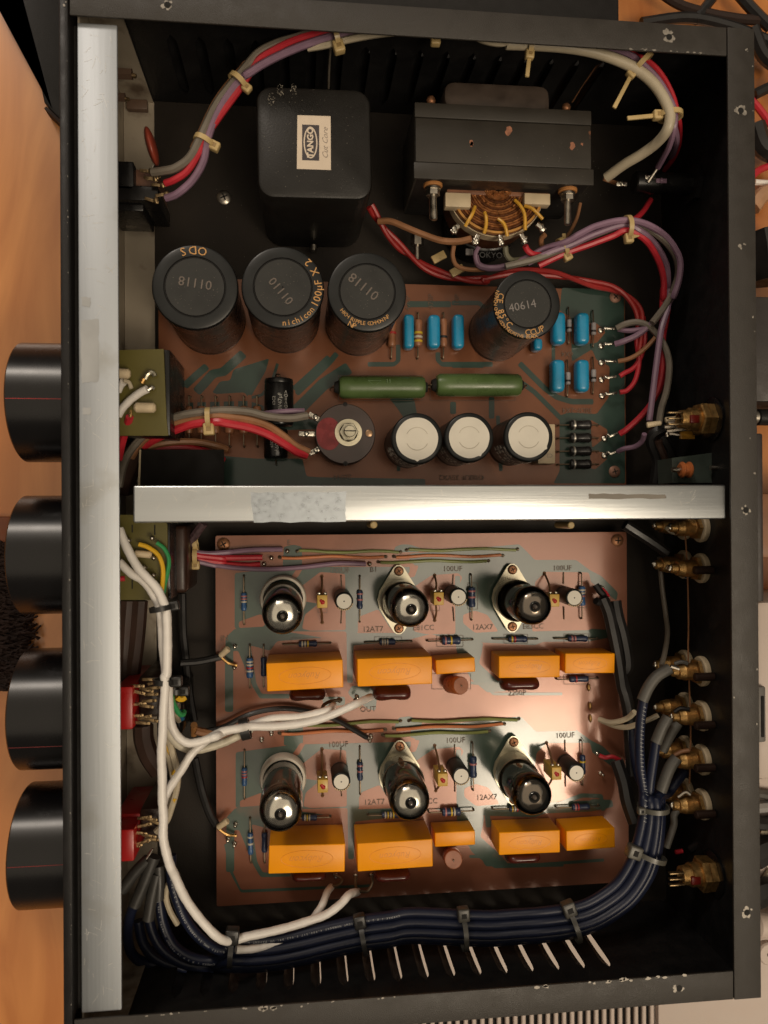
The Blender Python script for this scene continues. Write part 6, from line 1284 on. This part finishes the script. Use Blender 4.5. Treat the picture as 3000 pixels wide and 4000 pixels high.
wr('orange_strip', 'amber flat strip from the relay to the lower board', mat('amber strip', (.36, .17, .06), .35), .0018, ('Y', -.066, -.074, [(850, 640), (850, 740)]), cat='strip', sub=3)
wr('brown_wire', 'brown wires from the relay strip to the board', M_wire_br, .0022, ('Y', -.070, -.074, [(870, 700), (960, 720), (1080, 735), (1200, 740)]))
# navy cable bundle
GN = 'navy cables of the bundle along the bottom'
def offs(base, w, dz): 
    out = []; w0 = w
    for i, p in enumerate(base):
        d = (base[min(i+1, len(base)-1)] - base[max(i-1, 0)]); d.z = 0; d.normalize(); n = Vector((-d.y, d.x, 0)); w = w0*min(1, .66+.09*i); out.append(p+n*w+Vector((0, 0, dz)))
    return out
spine = pts(('O', -.036, -.040, [(1040, 30), (1045, 120), (1035, 220), (1015, 320), (975, 430), (900, 540), (800, 620), (700, 675), (590, 705)]), ('O', -.040, -.044, [(440, 725), (300, 735), (120, 745)]), ('Q', -.046, -.040, [(1500, 235), (1330, 262), (1130, 290), (920, 335), (720, 385), (520, 425), (340, 440), (180, 440)]))
tails = [pts(('L', -.036, -.040, [(1440, 1680), (1320, 1620), (1220, 1510), (1150, 1360), (1110, 1200), (1110, 1060)])),
 pts(('L', -.044, -.048, [(1400, 1745), (1250, 1730), (1130, 1650), (1060, 1510), (1035, 1370), (1020, 1250)])),
 pts(('L', -.050, -.052, [(1380, 1780), (1220, 1775), (1080, 1700), (1000, 1590), (965, 1450), (985, 1300)])),
 pts(('L', -.056, -.056, [(1340, 1800), (1150, 1800), (1000, 1740), (920, 1640), (890, 1500)])),
 pts(('L', -.062, -.040, [(1300, 1800), (1000, 1790), (870, 1740), (825, 1640), (830, 1500), (870, 1380), (930, 1290)]))]
heads = [pts(('K', -.040, -.038, [(650, 700), (628, 850), (618, 1050), (625, 1250), (650, 1420)])), pts(('K', -.040, -.038, [(750, 1040), (730, 1180), (705, 1350), (695, 1480)])),
 pts(('K', -.040, -.040, [(800, 1420), (775, 1500)])), pts(('K', -.050, -.046, [(1000, 1280), (930, 1370), (860, 1460)])), pts(('K', -.058, -.052, [(560, 900), (590, 1150), (650, 1380)]))]
lab = ['innermost navy cable, printed with white lettering', 'second navy cable of the bundle from the inside', 'middle navy cable of the bundle', 'fourth navy cable of the bundle, partly under the others', 'outermost navy cable of the bundle, nearest the louvres']
paths = []
for i, (wo, dz) in enumerate(((-.0088, .0010), (-.0044, .0022), (.0002, .0026), (.0046, .0012), (.0074, -.0020))):
    P_ = heads[i] + offs(spine, wo*1.0, dz)[(0 if heads[i] else 0):] + tails[i]
    if i >= 3: P_ = [p+Vector((0, 0, -.002)) for p in P_]
    paths.append(P_)
    t = thing('navy_cable', P_[len(P_)//2], lab[i], 'cable', GN)
    MB().tube(P_, .0025, 14, sub=6).build('jacket', M_navy, t)
def path_text(t, P_, txt, f0, size, r, side=0, m=None):
    sp = smooth(P_, 8); L_ = [0]
    for a, b in zip(sp, sp[1:]): L_.append(L_[-1]+(b-a).length)
    s_ = f0; mb = MB(); j = 0
    for ch_ in txt:
        while j < len(L_)-2 and L_[j+1] < s_: j += 1
        if s_ > L_[-1]-.002: break
        d = (sp[j+1]-sp[j]).normalized(); p = sp[j].lerp(sp[j+1], (s_-L_[j])/max(1e-9, L_[j+1]-L_[j])); x = d; y = Vector((-d.y, d.x, 0)).normalized(); z = x.cross(y).normalized()
        q = Matrix.Rotation(side, 3, x) @ z; y2 = q.cross(x)
        if ch_ != ' ':
            M_ = Matrix.Translation(p+q*(r+.00006)) @ Matrix((x, y2, q)).transposed().to_4x4(); add_text(mb, ch_, M_, size, bold=.02)
        s_ += size*.92
    mb.build('white_lettering', m or mat('cable print', (.30, .31, .32), .5), t)
ths = [o for o in bpy.data.objects if o.name.startswith('navy_cable')]
TXT = 'CARDAS 1 X 2 X 24 PATENT NUMBERS 4.980.517 5.033.091 US PATENT NUMBERS 4.628.151 AWG 24 CARDAS '
path_text(ths[0], paths[0], TXT*2, .215, .0013, .0025, .15); path_text(ths[1], paths[1], TXT, .30, .0013, .0025, -.1); path_text(ths[3], paths[3], TXT, .42, .0013, .0025, .3)
path_text(ths[0], paths[0], '//////////////////////////////', .003, .0022, .0025, 0)
GS = 'grey heat shrink sleeves'
for lb_, l_, z, r in (('topmost grey sleeve, reaching up to the brass sockets', [('K', 860, 440), ('K', 760, 500), ('K', 690, 590), ('K', 640, 700)], -.040, .0030), ('second grey sleeve right of the uppermost navy cable', [('K', 850, 830), ('K', 800, 920), ('K', 750, 1040)], -.040, .0029),
     ('dark sleeve behind the second grey one', [('K', 930, 880), ('K', 870, 970), ('K', 800, 1110)], -.046, .0027), ('third grey sleeve from the third socket pair', [('K', 920, 1160), ('K', 860, 1250), ('K', 790, 1430)], -.040, .0030), ('thin grey lead along the bundle from the lowest socket', [('K', 970, 1530), ('K', 900, 1620), ('O', 1150, 170), ('O', 1110, 290)], -.046, .0019)):
    wire('grey_sleeve', lb_, M_sleeve, r, [g(a, u, v, z) for a, u, v in l_], 'sleeve', GS, n=12)
for i, (l_, r) in enumerate(([[(790, 1290), (880, 1170), (960, 1090)], .0028], [[(870, 1390), (940, 1230), (1000, 1070)], .0030], [[(960, 1480), (985, 1330), (1020, 1180)], .0028], [[(1030, 1350), (1035, 1240), (1030, 1130)], .0024])):
    wire('grey_sleeve', ('leftmost', 'second', 'third', 'rightmost')[i] + ' dark sleeve fanning out below the lowest switch', mat('dark sleeve', (.04, .038, .035), .42, var=.1), r, [g('L', u, v, -.037) for u, v in l_], 'sleeve', GS, n=12)
wr('tinned_wire', 'thin bright wire beside the dark sleeves under the lowest switch', M_steel, .0006, ('L', -.036, -.036, [(930, 1105), (960, 1070), (990, 1020)]))
wr('black_cable', 'black cable down the right side of the lower board, upper part', M_wire_k, .0034, ('J', -.066, -.062, [(1390, 620), (1430, 720), (1460, 850), (1500, 1050), (1530, 1250)]), ('K', -.062, -.060, [(500, 650), (530, 800), (540, 1000), (560, 1300)]), cat='cable')
wr('black_cable', 'second black cable down the right side of the lower board', M_wire_k, .0034, ('J', -.068, -.064, [(1480, 640), (1500, 750), (1540, 900), (1570, 1100)]), ('K', -.066, -.062, [(470, 500), (520, 700), (560, 1000), (600, 1300)]), cat='cable')
wr('black_cable', 'black cable at the lower right corner of the lower board', M_wire_k, .0038, ('N', -.062, -.050, [(1490, 500), (1540, 650), (1570, 800), (1620, 950)]), cat='cable')
wr('red_wire', 'tiny red wire loop right of the lower board', M_wire_r, .0012, ('N', -.072, -.070, [(1365, 462), (1410, 478), (1460, 472), (1515, 495)]))
wr('red_wire', 'tiny red wire showing in the black cable at the upper right of the lower board', M_wire_r, .0012, ('J', -.071, -.068, [(1385, 555), (1410, 580), (1430, 610)]))
wr('black_wire', 'black lead knotted at the upper right of the lower board', M_wire_k, .0020, ('J', -.070, -.064, [(1340, 525), (1370, 570), (1400, 610), (1370, 650), (1340, 640)]))
wr('cream_wire', 'upper pale wire from the right board edge behind the navy cables', M_wire_be, .0015, ('J', -.068, -.050, [(1365, 1492), (1450, 1515), (1560, 1490), (1620, 1440)]))
wr('cream_wire', 'lower pale wire from the right board edge behind the navy cables', M_wire_be, .0015, ('J', -.068, -.050, [(1380, 1500), (1480, 1540), (1560, 1550), (1640, 1530)]), )
wr('cream_wire', 'pale wire reappearing between the navy cables', M_wire_be, .0014, ('K', -.052, -.050, [(660, 865), (710, 845), (770, 815)]))
for u, v in ((1288, 1262), (1297, 1395), (1300, 1485)):
    p = g('J', u, v, PCB+.0004); mb = MB(); mb.ball(p+Vector((0, 0, .0005)), .0015, sq=(.7, 1.6, .6), n=8); mb.build('edge_pin', M_brass, lb, ang=60)
wr('copper_wire', 'thin bare copper bus wire down the brass sockets', M_wire_br, .00045, ('G', -.050, -.050, [(985, 1160), (1000, 1400), (1010, 1640)]), ('K', -.050, -.050, [(1015, 100), (1012, 280), (1022, 600), (1032, 900), (1028, 1200), (1022, 1370)]), n=6)
wr('grey_wire', 'thin grey wire hanging down right of the lower board to the top sleeve', M_wire_g, .0014, ('G', -.070, -.070, [(780, 1400), (800, 1640)]), ('K', -.070, -.045, [(830, 0), (845, 150), (825, 300), (795, 420)]))
wr('black_cable', 'black cable rising over the middle bar to the terminal cluster, left', M_wire_k, .0030, ('G', -.055, -.065, [(820, 350), (730, 400), (710, 470), (760, 620), (740, 800)]), cat='cable')
wr('brown_cable', 'dark brown cable beside the black one above the middle bar', mat('dark brown sleeve', (.055, .028, .02), .5, var=.2), .0026, ('G', -.058, -.065, [(765, 450), (770, 500), (810, 600), (830, 700), (820, 820)]), cat='cable')
wr('black_cable', 'wide black cable right of the brown one above the middle bar', M_wire_k, .0036, ('G', -.060, -.066, [(780, 420), (850, 540), (870, 680), (860, 820)]), cat='cable')
wr('black_cable', 'black cable slanting below the middle bar at the right', M_wire_k, .0030, ('G', -.060, -.060, [(500, 1140), (640, 1230), (760, 1310), (840, 1370)]), cat='cable')
for lb_, l_ in (('pale curl of wire at the first shaded socket pair', [(830, 1155), (870, 1195), (920, 1205), (950, 1180)]), ('pale curl of wire at the second shaded socket pair', [(835, 1475), (870, 1500), (915, 1490)])):
    wr('cream_wire', lb_, M_wire_be, .0012, ('G', -.06, -.06, l_))
for lb_, l_ in (('blue lead at the first shaded socket pair', [(900, 1150), (950, 1150), (990, 1140)]), ('blue lead at the second shaded socket pair', [(940, 1480), (980, 1510), (1010, 1560)])):
    wr('blue_wire', lb_, mat('dim blue wire', (.02, .07, .16), .4), .0018, ('G', -.06, -.06, l_))
for i, (l_) in enumerate(([(900, 400), (960, 385), (1010, 400)], [(870, 420), (950, 445), (1020, 460)], [(900, 790), (950, 760), (1020, 770)], [(930, 830), (990, 800), (1040, 830)], [(900, 1140), (960, 1110), (1020, 1100)], [(930, 1480), (990, 1440), (1030, 1460)], [(960, 1560), (1000, 1530), (1060, 1540)])):
    wr('socket_lead', ('grey', 'tinned', 'black', 'dark', 'brown', 'bright', 'copper')[i] + ' short lead soldered to the ' + ('first', 'first', 'second', 'second', 'third', 'fourth', 'fourth')[i] + ' brass socket pair', (M_sleeve, M_steel, M_wire_k, M_wire_k, M_wire_br, M_steel, M_wire_br)[i], .0011, ('K', -.045, -.043, l_), cat='lead')

# ================================================================ cable ties
def tie(label, reg, u, v, z, ddeg, rb, m, side=1, head=True, tail=None, hw=.0046, grp='nylon cable ties', bw=.0024, hz=0):
    """ddeg: direction of the bundle; side: which flank carries the head; tail: (length, degrees)"""
    p = g(reg, u, v, z); t = thing('cable_tie', p, label, 'cable tie', grp); a = math.radians(ddeg)
    M_ = Matrix.Translation(p) @ Matrix.Rotation(a, 4, 'Z') @ Matrix.Rotation(PI/2, 4, 'Y')
    MB().lathe([(rb, -bw/2), (rb+.0009, -bw/2), (rb+.0009, bw/2), (rb, bw/2), (rb, -bw/2)], M_, 28, cap=False).build('strap', m, t)
    if head:
        Mh = Matrix.Translation(p) @ Matrix.Rotation(a, 4, 'Z') @ Matrix.Translation((0, side*(rb+.0012), hz))
        MB().rbox((-hw/2, -hw*.55, -hw*.4), (hw/2, hw*.55, hw*.45), .0008, seg=3, M=Mh).build('head', m, t)
        MB().rbox((-hw*.22, -hw*.20, hw*.44), (hw*.22, hw*.20, hw*.46), .0001, seg=1, M=Mh).build('slot', M_hole if m is not M_tie else mat('slot shadow', (.3, .2, .08), .5), t)
    if tail:
        L_, dg = tail; b = math.radians(dg); q = p + Vector((math.cos(a+PI/2), math.sin(a+PI/2), 0))*side*(rb+.001)
        Mt = Matrix.Translation(q) @ Matrix.Rotation(b, 4, 'Z'); MB().rbox((0, -bw*.42, -.0006), (L_, bw*.42, .0006), .0003, M=Mt).build('tail', m, t)
    return t
GC = 'pale nylon cable ties'; GK = 'black nylon cable ties'; GG = 'grey nylon cable ties'
tie('pale tie on the top loom, nearest the mains switch', 'A', 1322, 915, -.030, 65, .0042, M_tie, -1, grp=GC)
tie('pale tie on the top loom where it climbs to the top rail', 'A', 1542, 525, -.022, 52, .0040, M_tie, -1, hw=.004, grp=GC)
tie('pale tie on the top loom just under the top rail', 'B', 678, 235, -.016, 18, .0042, M_tie, -1, grp=GC, hw=.0052)
tie('small pale tie head peeping below the top rail, middle', 'B', 1328, 205, -.012, 0, .0030, M_tie, -1, hw=.0046, grp=GC)
tie('pale tie with its tail down below the top rail', 'C', 375, 245, -.012, -5, .0034, M_tie, -1, tail=(.011, -97), grp=GC, hw=.0042)
tie('pale tie with a long tail where the cream cable turns', 'C', 975, 345, -.0135, -45, .0056, M_tie, -1, tail=(.020, -118), grp=GC)
tie('pale tie with a tail to the left, right side of the cream cable', 'C', 1130, 625, -.0155, -88, .0052, M_tie, -1, tail=(.016, 188), grp=GC)
tie('pale tie at the crest of the transformer loom', 'C', 900, 1225, -.042, 5, .0050, M_tie, -1, tail=(.006, 20), grp=GC)
tie('pale tie with its end up on the transformer loom', 'C', 548, 1335, -.050, 28, .0042, M_tie, -1, tail=(-.012, -82), grp=GC)
tie('pale tie on the lead bundle over the upper board', 'D', 1350, 1215, -.040, 3, .0044, M_tie, -1, grp=GC, hw=.0054)
tie('upper pale tie at the left end of the lower board', 'H', 1265, 535, -.068, 10, .0030, M_tie, 1, grp=GC, hw=.0042)
tie('lower pale tie at the left end of the lower board', 'H', 1268, 610, -.069, 0, .0042, M_tie, -1, grp=GC, hw=.0042)
tie('first black tie round the white cables beside the second switch', 'H', 1045, 955, -.021, -80, .0046, M_tiek, 1, grp=GK)
tie('second black tie round the white cables, above the third switch', 'H', 1065, 1430, -.021, -90, .0042, M_tiek, 1, grp=GK, hw=.005)
tie('black tie head just right of the second one, by the yellow curl', 'Y', 650, 275, -.034, -90, .0028, M_tiek, 1, grp=GK)
tie('black tie round the white cables over the lower board', 'M', 290, 270, -.043, 12, .0046, M_tiek, -1, head=False, grp=GK, bw=.0046)
tie('black tie binding the two white cables to the navy bundle', 'L', 1500, 1670, -.036, -5, .0075, M_tiek, 1, grp=GK, hw=.0066, hz=.004)
tie('black tie on the navy bundle below the second orange capacitor', 'Q', 1135, 285, -.043, 10, .0085, M_tiek, 1, grp=GK, hw=.0060, hz=.004)
tie('dark grey tie on the navy bundle, below the right louvres', 'O', 10, 735, -.042, 3, .0090, M_tieg, 1, grp=GG, hw=.0060, hz=.004)
tie('dark grey tie where the navy bundle starts to climb', 'O', 600, 698, -.039, 18, .0090, M_tieg, 1, grp=GG, hw=.0066, hz=.004)
tie('big light grey tie on the climbing navy bundle', 'O', 1010, 325, -.038, 70, .0088, mat('pale grey nylon tie', (.085, .08, .065), .35), 1, grp=GG, hw=.0066, hz=.004)
tie('slim grey tie near the top of the navy bundle', 'O', 1040, 75, -.037, 88, .0072, mat('pale grey nylon tie', (.085, .08, .065), .35), 1, grp=GG, hw=.0038, hz=.004)

# ---------------------------------------------------------------- dust lying on dark tops
def dust(parent, cx, cy, z, rx, ry, n, rmax=.00022, col=(.30, .27, .22)):
    mb = MB()
    for i in range(n):
        a, q = random.uniform(0, 2*PI), math.sqrt(random.random()); blob(mb, Vector((cx+rx*q*math.cos(a), cy+ry*q*math.sin(a), z)), random.uniform(.00005, rmax), 5)
    mb.build('dust', mat('dust flecks', col, .9), parent, kind='stuff')
D_ = {o.name: o for o in bpy.data.objects}
for o in list(bpy.data.objects):
    if o.name.startswith('electrolytic_capacitor'):
        ax = next(c for c in o.children if c.name.startswith('top_disc')); vs = [v.co for v in ax.data.vertices]; c_ = sum((v for v in vs), Vector())/len(vs); dust(o, c_.x, c_.y, c_.z+.0003, .011, .011, 60, .00014)
q = g('B', 545, 925, -.0214); dust(D_['transformer_can'], q.x, q.y, -.0214+.00003, .026, .026, 120, .00016)
for u, v in ((325, 585), (410, 580), (265, 640)): q = g('B', u, v, -.0214); dust(D_['transformer_can'], q.x, q.y, -.0214+.00004, .0016, .003, 40, .0003, (.30, .27, .22))
dust(D_['power_transformer'], .12, .17, -.0294, .04, .02, 90, .00014)
dust(D_['amplifier_chassis'], .03, .15, FLOOR+.0001, .09, .07, 220, .0002)
